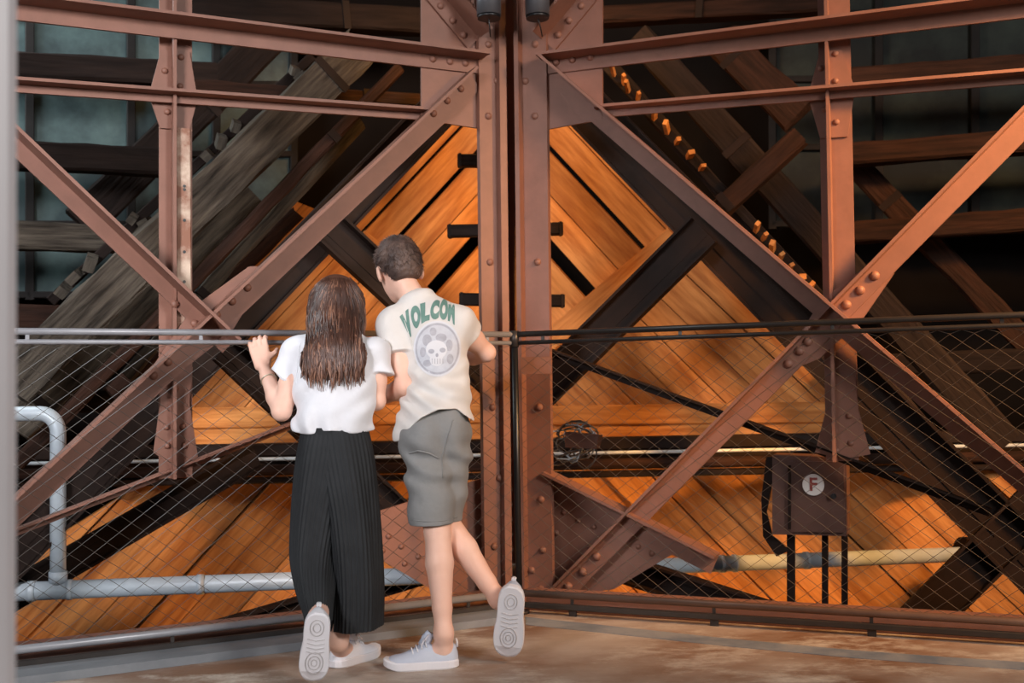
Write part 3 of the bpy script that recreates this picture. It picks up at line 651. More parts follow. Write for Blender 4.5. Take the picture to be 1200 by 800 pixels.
def torso(F, inf, pl_, wa, ch, nk, s1, s2, fw, r3):
    F.cone(pl_, wa, r3[0] + inf, r3[1] + inf, 0.02, (fw, 0.78)); F.cone(wa, ch, r3[1] + inf, r3[2] + inf, 0.02, (fw, 0.75)); F.cone(ch, nk.lerp(ch, 0.38), r3[2] + inf, r3[3] + inf, 0.02, (fw, 0.74))
    F.cone(s1, s2, r3[4] + inf, r3[4] + inf, 0.03)
class Field:
    def __init__(s, lo, hi, h):
        s.lo = np.array(lo, float); s.h = h; s.n = np.ceil((np.array(hi) - s.lo) / h).astype(int) + 1
        s.d = np.full(s.n, 0.2, np.float32)
    def _sub(s, lo, hi, pad):
        i0 = np.clip(np.floor((np.array(lo) - pad - s.lo) / s.h).astype(int), 0, s.n - 1)
        i1 = np.clip(np.ceil((np.array(hi) + pad - s.lo) / s.h).astype(int) + 1, 1, s.n)
        ax = [np.arange(i0[k], i1[k]) * s.h + s.lo[k] for k in range(3)]
        X, Y, Z = np.meshgrid(*ax, indexing='ij')
        return (slice(i0[0], i1[0]), slice(i0[1], i1[1]), slice(i0[2], i1[2])), np.stack([X, Y, Z], -1).astype(np.float32)
    def join(s, sl, d, k):
        a = s.d[sl]
        if k <= 0: s.d[sl] = np.minimum(a, d); return
        hh = np.clip(0.5 + 0.5 * (a - d) / k, 0, 1); s.d[sl] = a * (1 - hh) + d * hh - k * hh * (1 - hh)
    def cone(s, a, b, ra, rb, k=0.02, flat=None):
        """tapered rounded limb from a to b; flat=(axis, factor) squashes it along an axis"""
        a = np.array(a, np.float32); b = np.array(b, np.float32); R = max(ra, rb)
        sl, p = s._sub(np.minimum(a, b), np.maximum(a, b), R + 0.06)
        if p.size == 0: return
        pa = p - a; ba = b - a; h = np.clip((pa @ ba) / max(float(ba @ ba), 1e-9), 0, 1)
        v = pa - h[..., None] * ba
        if flat is not None:
            ax = np.array(Vector(flat[0]).normalized(), np.float32); c = v @ ax; v = v + (c * (1 / flat[1] - 1))[..., None] * ax
        s.join(sl, np.linalg.norm(v, axis=-1) - (ra + (rb - ra) * h), k)
    def ell(s, c, r, rot=None, k=0.02, sub=False):
        c = np.array(c, np.float32); R = float(max(r)); sl, p = s._sub(c, c, R + 0.06)
        if p.size == 0: return
        v = p - c
        if rot is not None: v = v @ np.array(rot.to_3x3(), np.float32)   # world -> local
        q = v / np.array(r, np.float32); k0 = np.linalg.norm(q, axis=-1); k1 = np.linalg.norm(q / np.array(r, np.float32), axis=-1)
        d = k0 * (k0 - 1) / np.maximum(k1, 1e-6)
        if sub:
            a = s.d[sl]; hh = np.clip(0.5 - 0.5 * (a + d) / k, 0, 1); s.d[sl] = a * (1 - hh) - d * hh + k * hh * (1 - hh)
        else: s.join(sl, d, k)
    def chain(s, pts, rs, k=0.02, flat=None):
        for i in range(len(pts) - 1): s.cone(pts[i], pts[i + 1], rs[i], rs[i + 1], k, flat)
    def sleeve(s, segs, p, n, k=0.016):
        """a sleeve of tapered segments cut off by a plane, then joined to the garment"""
        f = Field.__new__(Field); f.lo, f.h, f.n, f.d = s.lo, s.h, s.n, np.full(s.n, 0.2, np.float32)
        for a, b, ra, rb in segs: f.cone(a, b, ra, rb, 0.01)
        n = n.normalized(); x, y, z = f.coords(); f.d = np.maximum(f.d, ((x - p.x) * n.x + (y - p.y) * n.y + (z - p.z) * n.z).astype(np.float32))
        s.join((slice(None),) * 3, f.d, k)
    def coords(s):
        ax = [np.arange(s.n[k]) * s.h + s.lo[k] for k in range(3)]
        return np.meshgrid(*ax, indexing='ij')
    def keep(s, g): s.d = np.maximum(s.d, g.astype(np.float32))
    def warp(s, g): s.d = s.d + g.astype(np.float32)
    def surface(s):
        d = s.d.copy(); d[0], d[-1], d[:, 0], d[:, -1], d[:, :, 0], d[:, :, -1] = (0.1,) * 6
        ins = d < 0; n = np.array(d.shape) - 1
        cnt = np.zeros(n, np.int8)
        for i in (0, 1):
            for j in (0, 1):
                for k in (0, 1): cnt += ins[i:n[0] + i, j:n[1] + j, k:n[2] + k]
        act = (cnt > 0) & (cnt < 8); idx = np.full(n, -1, np.int64); cells = np.argwhere(act); idx[act] = np.arange(len(cells))
        acc = np.zeros((len(cells), 3)); num = np.zeros(len(cells))
        for ax in range(3):
            o = [0, 0, 0]; oth = [a for a in range(3) if a != ax]
            for u in (0, 1):
                for v in (0, 1):
                    a = cells.copy(); a[:, oth[0]] += u; a[:, oth[1]] += v; b = a.copy(); b[:, ax] += 1
                    da = d[tuple(a.T)]; db = d[tuple(b.T)]; m = (da < 0) != (db < 0)
                    t = np.where(m, da / np.where(da - db == 0, 1, da - db), 0); q = a.astype(float); q[:, ax] += t
                    acc[m] += q[m]; num[m] += 1
        vs = acc / num[:, None] * s.h + s.lo
        fs = []
        for ax in range(3):
            o1, o2 = [a for a in range(3) if a != ax]
            sa = [slice(None)] * 3; sb = [slice(None)] * 3; sa[ax] = slice(0, -1); sb[ax] = slice(1, None)
            ch = np.argwhere(ins[tuple(sa)] != ins[tuple(sb)])
            ch = ch[(ch[:, o1] > 0) & (ch[:, o2] > 0) & (ch[:, o1] < n[o1]) & (ch[:, o2] < n[o2])]
            q = []
            for u, v in ((0, 0), (1, 0), (1, 1), (0, 1)):
                c = ch.copy(); c[:, o1] -= u; c[:, o2] -= v; q.append(idx[tuple(c.T)])
            q = np.stack(q, 1); fl_ = ins[tuple(ch.T)]
            if ax == 1: fl_ = ~fl_
            q[~fl_] = q[~fl_][:, ::-1]; fs.append(q)
        fs = np.concatenate(fs); fs = fs[(fs >= 0).all(1)]
        return vs, fs
    def build(s, name, m, parent, smooth_it=2):
        vs, fs = s.surface(); base = W[parent].translation
        me = bpy.data.meshes.new(name); nv, nf = len(vs), len(fs)
        e = np.concatenate([fs[:, [0, 1]], fs[:, [1, 2]], fs[:, [2, 3]], fs[:, [3, 0]]])
        for _ in range(smooth_it):
            acc = np.zeros((nv, 3)); c = np.zeros(nv)
            for i, j in ((0, 1), (1, 0)):
                np.add.at(acc, e[:, i], vs[e[:, j]]); np.add.at(c, e[:, i], 1)
            vs = vs * 0.45 + (acc / np.maximum(c, 1)[:, None]) * 0.55
        vs = vs - np.array(base)
        me.vertices.add(nv); me.vertices.foreach_set('co', vs.astype(np.float32).ravel())
        me.loops.add(nf * 4); me.loops.foreach_set('vertex_index', fs.astype(np.int32).ravel())
        me.polygons.add(nf); me.polygons.foreach_set('loop_start', np.arange(0, nf * 4, 4, dtype=np.int32)); me.polygons.foreach_set('loop_total', np.full(nf, 4, np.int32))
        me.polygons.foreach_set('use_smooth', [True] * nf); me.update(); me.validate()
        me.materials.append(MATS[m]); return link(name, me, Matrix.Translation(base), parent)

def head(F, c, R, s=1.0, ears=True):
    """skull, face and ears; c centre, R rotation with local +y the way the face looks, +z crown"""
    g = lambda x, y, z: c + R @ (Vector((x, y, z)) * s)
    F.ell(c + R @ Vector((0, -0.012 * s, 0.022 * s)), (0.073 * s, 0.092 * s, 0.086 * s), R, 0.02)
    F.ell(g(0, 0.03, -0.035), (0.056 * s, 0.062 * s, 0.075 * s), R, 0.025)
    F.ell(g(0, 0.055, -0.088), (0.026 * s, 0.026 * s, 0.02 * s), R, 0.02)
    F.cone(g(0, 0.088, -0.002), g(0, 0.105, -0.034), 0.008 * s, 0.013 * s, 0.012)
    for sx in (-1, 1):
        F.ell(g(sx * 0.03, 0.09, 0.0), (0.015 * s, 0.012 * s, 0.01 * s), R, 0.01, sub=True)
        if ears:
            F.ell(g(sx * 0.078, -0.004, -0.018), (0.009 * s, 0.02 * s, 0.032 * s), R @ Matrix.Rotation(sx * 0.35, 3, 'Z'), 0.008)
    F.cone(g(-0.018, 0.088, -0.062), g(0.018, 0.088, -0.062), 0.008 * s, 0.008 * s, 0.008)
    return g

def hand(F, wrist, palm_dir, back_n, curl, s=1.0, thumb=1, tips=None):
    """palm, four fingers of unequal length with two bends each and a thumb from the side of the palm.
    palm_dir from the wrist to the knuckles, back_n out of the back of the hand, thumb=+1 leaves on the side palm_dir x back_n"""
    d = palm_dir.normalized(); n = (back_n - d * back_n.dot(d)).normalized(); u = d.cross(n)
    kn = wrist + d * 0.072 * s
    for q in (-1.5, -0.5, 0.5, 1.5):
        F.cone(wrist + u * q * 0.010 * s, kn + u * q * 0.0165 * s, 0.014 * s, 0.0105 * s, 0.008)
    for i, q in enumerate((-1.5, -0.5, 0.5, 1.5)):
        ln = (0.066, 0.076, 0.072, 0.056)[i] * s if thumb < 0 else (0.056, 0.072, 0.076, 0.066)[i] * s
        p = kn + u * q * 0.0168 * s; a = 0.0; rr = [0.0088, 0.0082, 0.0076, 0.0066]
        for j, f in enumerate((0.44, 0.32, 0.24)):
            a += curl[j]; spread = u * (q * 0.05)
            p2 = p + (d * math.cos(a) - n * math.sin(a) + spread).normalized() * ln * f
            F.cone(p, p2, rr[j] * s, rr[j + 1] * s, 0.003); p = p2
    tb = wrist + d * 0.022 * s + u * thumb * 0.022 * s
    t1 = tb + (d * 0.6 + u * thumb * 0.75 - n * 0.35).normalized() * 0.036 * s
    t2 = t1 + (d * 0.8 + u * thumb * 0.3 - n * 0.55).normalized() * 0.028 * s
    F.cone(tb, t1, 0.0115 * s, 0.0095 * s, 0.008); F.cone(t1, t2, 0.0095 * s, 0.0075 * s, 0.004)

def sneaker(person, Mf, length, m_up, m_sole, laces=True):
    """low sneaker in its own frame: +x toe, +z up, heel at the origin, sole at z=0"""
    def outline(u):
        w0 = 0.033 + 0.012 * math.sin(min(u, 0.75) / 0.75 * math.pi / 2) - 0.004 * math.exp(-((u - 0.42) / 0.13) ** 2)
        if u > 0.72: w0 *= math.sqrt(max(0.0, 1 - ((u - 0.72) / 0.285) ** 2)) if u < 1.0 else 0
        if u < 0.14: w0 *= math.sqrt(max(0.0, 1 - ((0.14 - u) / 0.145) ** 2))
        return w0 * length / 0.24
    us = [0.0, 0.006, 0.03, 0.07, 0.14] + [0.14 + 0.58 * i / 10 for i in range(1, 11)] + [0.78, 0.84, 0.9, 0.95, 0.985, 1.0]
    vs, fs = [], []; K = 20
    def hgt(u):
        k = [(0, 0.034), (0.008, 0.052), (0.03, 0.068), (0.06, 0.078), (0.15, 0.08), (0.3, 0.066), (0.38, 0.078), (0.46, 0.082), (0.6, 0.062), (0.75, 0.047), (0.9, 0.04), (1, 0.026)]
        for (a, x), (b, y) in zip(k, k[1:]):
            if u <= b: return (x + (y - x) * (u - a) / (b - a)) * length / 0.24
        return 0.024
    z0 = 0.018
    for u in us:
        wd, hh = max(outline(u) - 0.002, 0.0015), hgt(u)
        for j in range(K):
            a = math.pi * j / (K - 1); c, s_ = math.cos(a), math.sin(a)
            y = wd * (abs(c) ** 0.75) * (1 if c > 0 else -1) * (1 - 0.30 * s_ ** 2 * (hh > 0.045))
            vs.append(Mf @ Vector((u * length, y, z0 + (hh - z0) * (s_ ** 0.8))))
    n = len(us)
    for i in range(n - 1):
        for j in range(K - 1): fs.append((i * K + j, i * K + j + 1, (i + 1) * K + j + 1, (i + 1) * K + j))
    fs += [tuple(range(K)), tuple((n - 1) * K + j for j in range(K))[::-1]]
    sh = mesh_obj('shoe', vs, fs, m_up, person, smooth=True)
    # sole with tread
    vs, fs = [], []; ring = []
    for u in us: ring.append((u * length, outline(u) + 0.003))
    loop = [(x, w_) for x, w_ in ring] + [(x, -w_) for x, w_ in reversed(ring[1:-1])]
    loop = [(x * 1.015 - 0.002, y) for x, y in loop]; k = len(loop)
    for z, s_ in ((0.0, 0.95), (0.004, 1.0), (0.022, 1.0), (0.026, 0.96)):
        for x, y in loop:
            zz = z + 0.012 * max(0.0, (x / length - 0.8) / 0.2) ** 2
            vs.append(Mf @ Vector(((x - length / 2) * s_ + length / 2, y * s_, zz)))
    for i in range(3):
        for j in range(k): fs.append((i * k + j, i * k + (j + 1) % k, (i + 1) * k + (j + 1) % k, (i + 1) * k + j))
    fs += [tuple(range(k))[::-1], tuple(3 * k + j for j in range(k))]
    mesh_obj('sole', vs, fs, m_sole, sh)
    # tread: rings and bars standing proud under the sole
    vs, fs = [], []
    for cx, rr in ((0.70, 0.026), (0.70, 0.017), (0.70, 0.008), (0.2, 0.02), (0.2, 0.011)):
        v, f = tube_pts([Mf @ Vector((cx * length + rr * 1.3 * math.cos(a), rr * math.sin(a), -0.0005 + 0.0)) for a in [i * math.pi / 10 for i in range(21)]], 0.0016, 5)
        fs += [tuple(x + len(vs) for x in q) for q in f]; vs += v
    for cx in (0.36, 0.42, 0.48, 0.54):
        v, f = tube_pts([Mf @ Vector((cx * length, -0.026, -0.0005)), Mf @ Vector((cx * length + 0.006, 0, -0.0005)), Mf @ Vector((cx * length, 0.026, -0.0005))], 0.0016, 5)
        fs += [tuple(x + len(vs) for x in q) for q in f]; vs += v
    mesh_obj('tread', vs, fs, 'tread_grey', sh)
    # heel tab, tongue, laces
    c = [Mf @ Vector(p) for p in ((0.003, -0.004, 0.062), (0.003, -0.004, 0.078), (0.006, -0.003, 0.086), (0.006, 0.003, 0.086), (0.003, 0.004, 0.078), (0.003, 0.004, 0.062))]
    tube('heel_tab', c, 0.004, m_sole, sh, 8)
    vs, fs = tube_pts([Mf @ Vector(p) for p in ((0.5 * length, 0, 0.07), (0.42 * length, 0, 0.09), (0.36 * length, 0, 0.108))], [0.012, 0.019, 0.016], 10); mesh_obj('tongue', vs, fs, m_up, sh, smooth=True)
    if laces:
        for u in (0.44, 0.5, 0.56, 0.62):
            hh = hgt(u); wd = outline(u) * 0.62
            tube('lace', [Mf @ Vector((u * length - 0.004, -wd, hh - 0.012)), Mf @ Vector((u * length, -wd * 0.5, hh + 0.002)), Mf @ Vector((u * length + 0.002, 0, hh + 0.004)), Mf @ Vector((u * length, wd * 0.5, hh + 0.002)), Mf @ Vector((u * length - 0.004, wd, hh - 0.012))], 0.0026, 'sole_white', sh, 6)
        for sgn in (-1, 1):
            p0 = Vector((0.41 * length, 0, 0.094))
            tube('lace', [Mf @ (p0 + Vector(q)) for q in ((0, 0, 0), (-0.004, sgn * 0.016, 0.012), (0.006, sgn * 0.03, 0.004), (0.008, sgn * 0.02, -0.008), (0, 0, 0))], 0.0024, 'sole_white', sh, 6)
            tube('lace', [Mf @ (p0 + Vector(q)) for q in ((0, 0, 0), (0.012, sgn * 0.02, -0.002), (0.02, sgn * 0.032, -0.02))], 0.0024, 'sole_white', sh, 6)
    return sh

def foot_frame(heel, toe_dir, up):
    x = toe_dir.normalized(); z = (up - x * up.dot(x)).normalized(); y = z.cross(x)
    return frame(heel, x, y, z)
def bounds(pts, pad):
    a = np.array([list(p) for p in pts]); return a.min(0) - pad, a.max(0) + pad

# ================================================================ the boy
boy = thing('person', on_floor(500, 778), 'boy in cream printed T-shirt and grey shorts leaning on the railing, one heel lifted', 'person', 'visitors at the railing')
V = Vector
YB = 3.60
hipL, hipR = at(497, 512, 3.56), at(527, 508, 3.58)
pelvis = at(513, 498, 3.57)
waist, chest, neckb = at(514, 455, 3.63), at(505, 398, 3.71), at(489, 357, 3.755)
shL, shR = at(463, 381, 3.70), at(534, 378, 3.69)
kneeL, ankL = at(513, 625, 3.50), at(520, 742, 3.44)
kneeR, ankR = at(523, 612, 3.57), at(584, 702, 3.53)
elL, wrL = at(475, 452, 3.615), at(447, 468, 3.80)
elR, wrR = at(570, 413, 3.80), at(528, 424, 3.96)
hc = at(467, 315, 3.80)
HR = Matrix.Rotation(math.radians(24), 3, 'Z') @ Matrix.Rotation(math.radians(-20), 3, 'X') @ Matrix.Rotation(math.radians(-5), 3, 'Y')
toeL = V((-1, -0.10, 0)); heelL = on_floor(537, 780); heelL.z = 0.0
lenS = 0.237
ML = foot_frame(heelL, toeL, V((0, 0, 1)))
toeR = on_floor(594, 779); toeR.z = 0.012
heelR = at(600, 688, 3.40)
MR = foot_frame(heelR, toeR - heelR, V((0.10, 1, 0.25)))
lenR = (toeR - heelR).length * 0.97
lo, hi = bounds([hc + V((0, 0, .12)), shL, shR, elL, elR, wrL + V((-.08, .1, 0)), wrR + V((-.05, .15, 0)), ankL, ankR, heelL, heelR, toeR, heelL + toeL * 0.2], 0.12)
F = Field(lo, hi, 0.0042)
side = (shR - shL).normalized(); fwdB = V((0, 0, 1)).cross(side); fwdB = -fwdB if fwdB.y < 0 else fwdB
TB = (pelvis, waist, chest, neckb, shL, shR, fwdB, (0.090, 0.080, 0.100, 0.072, 0.038))
torso(F, 0.0, *TB)
F.chain([neckb.lerp(chest, 0.15), neckb, hc + HR @ V((0, -0.015, -0.055))], [0.052, 0.045, 0.044], 0.02)
gB = head(F, hc, HR, 0.99)
F.chain([shL, shL.lerp(elL, 0.55), elL], [0.042, 0.037, 0.031], 0.02); F.chain([elL, elL.lerp(wrL, 0.35), wrL], [0.032, 0.032, 0.021], 0.015)
F.chain([shR, shR.lerp(elR, 0.55), elR], [0.042, 0.037, 0.031], 0.02); F.chain([elR, elR.lerp(wrR, 0.35), wrR], [0.032, 0.032, 0.021], 0.015)
hand(F, wrL, V((-0.55, 0.75, 0.25)), V((0, -0.3, 1)), (0.5, 0.6, 0.5), 0.92, thumb=1)
hand(F, wrR, V((-0.75, 0.55, 0.1)), V((0, -0.3, 1)), (0.4, 0.5, 0.5), 0.92, thumb=-1)
F.chain([hipL, hipL.lerp(kneeL, 0.6), kneeL], [0.072, 0.056, 0.044], 0.02); F.chain([kneeL, kneeL.lerp(ankL, 0.3), kneeL.lerp(ankL, 0.75), ankL], [0.042, 0.045, 0.031, 0.0265], 0.01)
F.chain([hipR, hipR.lerp(kneeR, 0.6), kneeR], [0.066, 0.052, 0.042], 0.02); F.chain([kneeR, kneeR.lerp(ankR, 0.35), kneeR.lerp(ankR, 0.78), ankR], [0.042, 0.044, 0.031, 0.027], 0.01)
F.chain([ankL, ML @ V((0.045, 0, 0.05)), ML @ V((0.15, 0, 0.035))], [0.031, 0.028, 0.02], 0.02)
F.chain([ankR, MR @ V((0.045, 0, 0.05)), MR @ V((0.15, 0, 0.035))], [0.031, 0.028, 0.02], 0.02)
F.build('body', 'skin', boy, 2)

# T-shirt
F = Field(*bounds([shL, shR, elL, elR, waist, pelvis], 0.13), 0.0042)
F.cone(at(512, 505, 3.562), waist, 0.120, 0.095, 0.03, (fwdB, 0.92)); F.cone(at(483, 515, 3.585), at(494, 465, 3.65), 0.060, 0.05, 0.04)
torso(F, 0.012, *TB); F.cone(waist, chest, 0.095, 0.114, 0.03, (fwdB, 0.74)); F.cone(chest, neckb.lerp(chest, 0.42), 0.114, 0.086, 0.04, (fwdB, 0.72))
F.cone(shL, shR, 0.054, 0.054, 0.04); F.cone(neckb.lerp(chest, 0.3), neckb.lerp(chest, 0.02), 0.07, 0.056, 0.03)
sL, sR = shL.lerp(elL, 0.50), shR.lerp(elR, 0.40)
F.sleeve([(shL, shL.lerp(elL, 0.64), 0.056, 0.058)], sL, elL - shL); F.sleeve([(shR, shR.lerp(elR, 0.6), 0.056, 0.056)], sR, elR - shR)
X, Y, Z = F.coords()
# soft folds: pulls from the waist up to the left arm
F.warp(-0.005 + 0.008 * np.sin(85 * (Z + 0.55 * X) + 3 * np.sin(11 * X + 5 * Z)) * np.exp(-((Z - waist.z + 0.02) / 0.075) ** 2) + 0.004 * np.sin(55 * (Z - 0.8 * X) + 2 * np.sin(20 * Z)))
xs_ = [at(x, 500, 3.5).x for x in (455, 466, 480, 495, 515, 535, 553, 565)]; zs_ = [at(500, y, 3.5).z for y in (519, 517, 502, 489, 480, 480, 494, 500)]
F.keep(np.interp(X, xs_, zs_) + 0.10 * np.clip(Y - 3.55, -0.1, 0.3) * 0 - Z)
tee = F.build('t_shirt', 'tee_cream', boy, 2)
# neck ribbing
nb = neckb + V((0, -0.004, -0.004)); ax = (hc - neckb).normalized()
u1 = ax.cross(V((0, 1, 0))).normalized(); u2 = u1.cross(ax)

# shorts
F = Field(*bounds([hipL, hipR, kneeL, kneeR, pelvis + V((0, 0, .1))], 0.15), 0.0042)
F.cone(pelvis + V((0, 0, 0.05)), pelvis + V((0, 0, -0.03)), 0.086, 0.104, 0.02, (V((0, 1, 0)), 0.85))
LEGS = ([hipL, hipL.lerp(kneeL, 0.6), kneeL], [0.072, 0.056, 0.044]), ([hipR, hipR.lerp(kneeR, 0.6), kneeR], [0.066, 0.052, 0.042])
for pts_, rs_ in LEGS: F.chain(pts_, [q_ + 0.011 for q_ in rs_], 0.012)
F.cone(pelvis, waist, 0.094, 0.086, 0.02, (fwdB, 0.78))
F.cone(hipL + V((0.010, 0, 0)), at(506, 622, 3.505), 0.078, 0.070, 0.010); F.cone(hipR + V((-0.010, 0, 0)), at(519, 622, 3.57), 0.068, 0.055, 0.010)
F.ell(at(499, 514, 3.525), (0.062, 0.066, 0.08), None, 0.015); F.ell(at(529, 510, 3.545), (0.050, 0.062, 0.078), None, 0.015)
X, Y, Z = F.coords()
F.warp(-0.002 + 0.007 * np.sin(80 * (Z + 0.7 * X) + 3 * np.sin(14 * X)) * np.exp(-((Z - 0.64) / 0.07) ** 2) + 0.004 * np.sin(30 * (Z - 0.5 * X) + 3 * np.sin(11 * Z)))
F.keep(at(500, 616, 3.47).z + 0.02 * (X - hipL.x) - Z); F.keep(Z - at(500, 477, 3.5).z)
shorts = F.build('shorts', 'shorts_grey', boy, 2)
# pocket flap and side seam on the left leg of the shorts
pk = [at(x, y, 3.4) for x, y in ((482, 528), (500, 530))]
def drape(obj, pxs, off):
    """points of the surface of obj where seen, lifted by off"""
    bv = drape.c.get(obj) or BVHTree.FromPolygons([W[obj] @ v.co for v in obj.data.vertices], [tuple(p.vertices) for p in obj.data.polygons]); drape.c[obj] = bv
    out = []
    for x, y in pxs:
        d_ = ray(x, y); h_, nn_, _, _ = bv.ray_cast(CAM, d_)
        out.append(h_ - d_ * off if h_ else None)
    return out
drape.c = {}
def seam(name, obj, pxs, r, m, parent):
    dense = []
    for (a, b), (c, d_) in zip(pxs, pxs[1:]): dense += [(a + (c - a) * i / 6, b + (d_ - b) * i / 6) for i in range(6)]
    pts = [p for p in drape(obj, dense + [pxs[-1]], 0.0005) if p]
    if len(pts) > 2: tube(name, pts, r, m, parent, 6)
seam('seam', shorts, [(531, 492), (524, 515), (518, 535), (519, 560)], 0.0022, 'shorts_grey', shorts)
seam('pocket_edge', shorts, [(480, 531), (490, 528), (503, 531), (514, 537)], 0.003, 'shorts_grey', shorts)
seam('hem_stitch', shorts, [(482, 609), (500, 611), (520, 610), (536, 606)], 0.0016, 'shorts_grey', shorts)
seam('seam', tee, [(474, 375), (482, 400), (488, 425)], 0.002, 'tee_cream', tee)

# printed back of the T-shirt: arched lettering round a ringed skull
def patch(name, polys, off, m, parent, obj):
    """flat print: outlines given in the picture plane of the back, laid on the cloth"""
    vs, fs = [], []
    for rings in polys:
        base = len(vs); k = len(rings[0]); ok = True; pv = []
        for rg in rings: pv += drape(obj, rg, off)
        if any(p is None for p in pv): continue
        vs += pv
        for i in range(len(rings) - 1):
            for j in range(k): fs.append((base + i * k + j, base + i * k + (j + 1) % k, base + (i + 1) * k + (j + 1) % k, base + (i + 1) * k + j))
    if vs: return mesh_obj(name, vs, fs, m, parent)
EX, EY, ERX, ERY = 512.5, 408.5, 27.0, 31.5
def er(fx, fy, rx, ry, k=40, sk=0.0):
    return [(EX + fx + rx * math.cos(2 * math.pi * j / k) + sk * math.sin(2 * math.pi * j / k), EY + fy + ry * math.sin(2 * math.pi * j / k)) for j in range(k)]
def disc(fx, fy, rx, ry, n=6, k=40): return [er(fx, fy, rx * s / n + 0.01, ry * s / n + 0.01, k) for s in range(n, -1, -1)]
em = patch('emblem', [disc(0, 0, ERX, ERY, 8)], 0.0016, 'print_light', tee, tee)
if em:
    patch('ring', [[er(0, 0, ERX * s, ERY * s) for s in (1.04, 1.0, 0.97)]], 0.0024, 'print_pale', em, tee)
    patch('ring', [[er(0, 0, ERX * s, ERY * s) for s in (0.95, 0.91, 0.88)]], 0.0024, 'print_grey', em, tee)
    patch('leaf_mark', [disc(-12, -10, 5.5, 7, 3, 16), disc(4.5, -13, 6.5, 5, 3, 16), disc(-5, -20, 4, 5, 3, 14), disc(14, -4, 4, 7, 3, 14), disc(-17, 4, 3.5, 6, 3, 14), disc(15, 12, 4, 6, 3, 14), disc(-12, 17, 5, 4, 3, 14)], 0.0026, 'print_grey', em, tee)
    patch('skull', [disc(-1, 1, 12.5, 11, 4, 24), disc(-1, 12.5, 8, 8, 3, 20)], 0.0032, 'print_pale', em, tee)
    patch('skull_eye', [disc(-7, 3, 3.6, 2.8, 2, 14), disc(6.2, 1.6, 3.6, 2.8, 2, 14), disc(-0.4, 7.4, 1.7, 2.4, 2, 10)], 0.0040, 'print_grey', em, tee)
    patch('tooth_gap', [[[(EX - 6 + i * 3.1 + a, EY + 14.5 + b) for a, b in ((-.45, -3), (.45, -3), (.45, 3), (-.45, 3))], [(EX - 6 + i * 3.1 + a * .2, EY + 14.5 + b * .9) for a, b in ((-.45, -3), (.45, -3), (.45, 3), (-.45, 3))]] for i in range(5)], 0.0040, 'print_grey', em, tee)
def curve_at(u, pts):
    u = min(max(u, 0), 1) * (len(pts) - 1); i = min(int(u), len(pts) - 2); f = u - i
    return pts[i][0] + (pts[i + 1][0] - pts[i][0]) * f, pts[i][1] + (pts[i + 1][1] - pts[i][1]) * f
TOPC = [(468, 371), (477, 362.5), (488, 357), (500, 353.5), (510, 351.5), (519, 350), (527, 350), (533, 353.5)]
BOTC = [(477, 401), (484.5, 390), (491, 381.5), (499, 376), (508, 374), (517, 374), (526, 376), (533, 381)]
word = 'VOLCOM'
for i, ch in enumerate(word):
    fc = bpy.data.curves.new('letter', 'FONT'); fc.body = ch; fc.size = 1.0; fc.offset = 0.08 if ch != 'M' else 0.03
    fo = bpy.data.objects.new('letter', fc); COL.objects.link(fo); bpy.context.view_layer.update()
    me = bpy.data.meshes.new_from_object(fo.evaluated_get(bpy.context.evaluated_depsgraph_get())); bpy.data.objects.remove(fo)
    bm = bmesh.new(); bm.from_mesh(me); bmesh.ops.triangulate(bm, faces=bm.faces)
    for _ in range(3):
        es = [e for e in bm.edges if e.calc_length() > 0.12]
        if es: bmesh.ops.subdivide_edges(bm, edges=es, cuts=1, use_grid_fill=True)
    bmesh.ops.triangulate(bm, faces=bm.faces)
    xs = [v.co.x for v in bm.verts]; ys = [v.co.y for v in bm.verts]; x0, x1, y0, y1 = min(xs), max(xs), min(ys), max(ys)
    pxs = []
    for v in bm.verts:
        u = (i + 0.02 + 0.96 * (v.co.x - x0) / (x1 - x0)) / len(word); vv = (v.co.y - y0) / (y1 - y0)
        tx, ty = curve_at(u, TOPC); bx_, by_ = curve_at(u, BOTC); pxs.append((bx_ + (tx - bx_) * vv, by_ + (ty - by_) * vv))
    bm.verts.index_update(); pts = drape(tee, pxs, 0.0020); vs_all = [p or V((0, 0, 0)) for p in pts]; base = 0; fs_all = []
    for f in bm.faces:
        ids = [v.index for v in f.verts]
        if all(pts[k] is not None for k in ids): fs_all.append(tuple(base + k for k in ids))
    bm.free()
    if fs_all: mesh_obj('letter', vs_all, fs_all, 'print_green', tee)

# boy's hair: a close cap with short tufts
F = Field(*bounds([hc], 0.16), 0.0038)
F.ell(hc + HR @ V((0, -0.014, 0.028)), (0.079, 0.098, 0.087), HR, 0.01)
F.ell(hc + HR @ V((0, -0.035, -0.012)), (0.071, 0.070, 0.075), HR, 0.02)
F.ell(hc + HR @ V((-0.0, 0.06, 0.075)), (0.055, 0.04, 0.03), HR, 0.02)
X, Y, Z = F.coords(); q = np.stack([X - hc.x, Y - hc.y, Z - hc.z], -1) @ np.array(HR)
F.warp(0.0022 * np.sin(q[..., 0] * 150 + 5 * np.sin(q[..., 2] * 60)) * np.sin(q[..., 2] * 110 + 3 * np.sin(q[..., 0] * 80)))
F.keep(np.where(q[..., 1] > 0.01, 0.018 - q[..., 2] + 0.25 * (q[..., 1] - 0.01), np.where(q[..., 1] > -0.045, -0.035 - q[..., 2] + 0.6 * (q[..., 1] + 0.045), -0.066 - q[..., 2])))
for sx in (-1, 1): F.ell(hc + HR @ V((sx * 0.085, 0.0, -0.02)), (0.016, 0.026, 0.036), HR, 0.006, sub=True)
hair = F.build('hair', 'hair_short', boy, 2)
vs, fs = [], []; rr = random.Random(3); hv = [v.co.copy() for v in hair.data.vertices]; hn = [v.normal.copy() for v in hair.data.vertices]
HRi = HR.transposed()
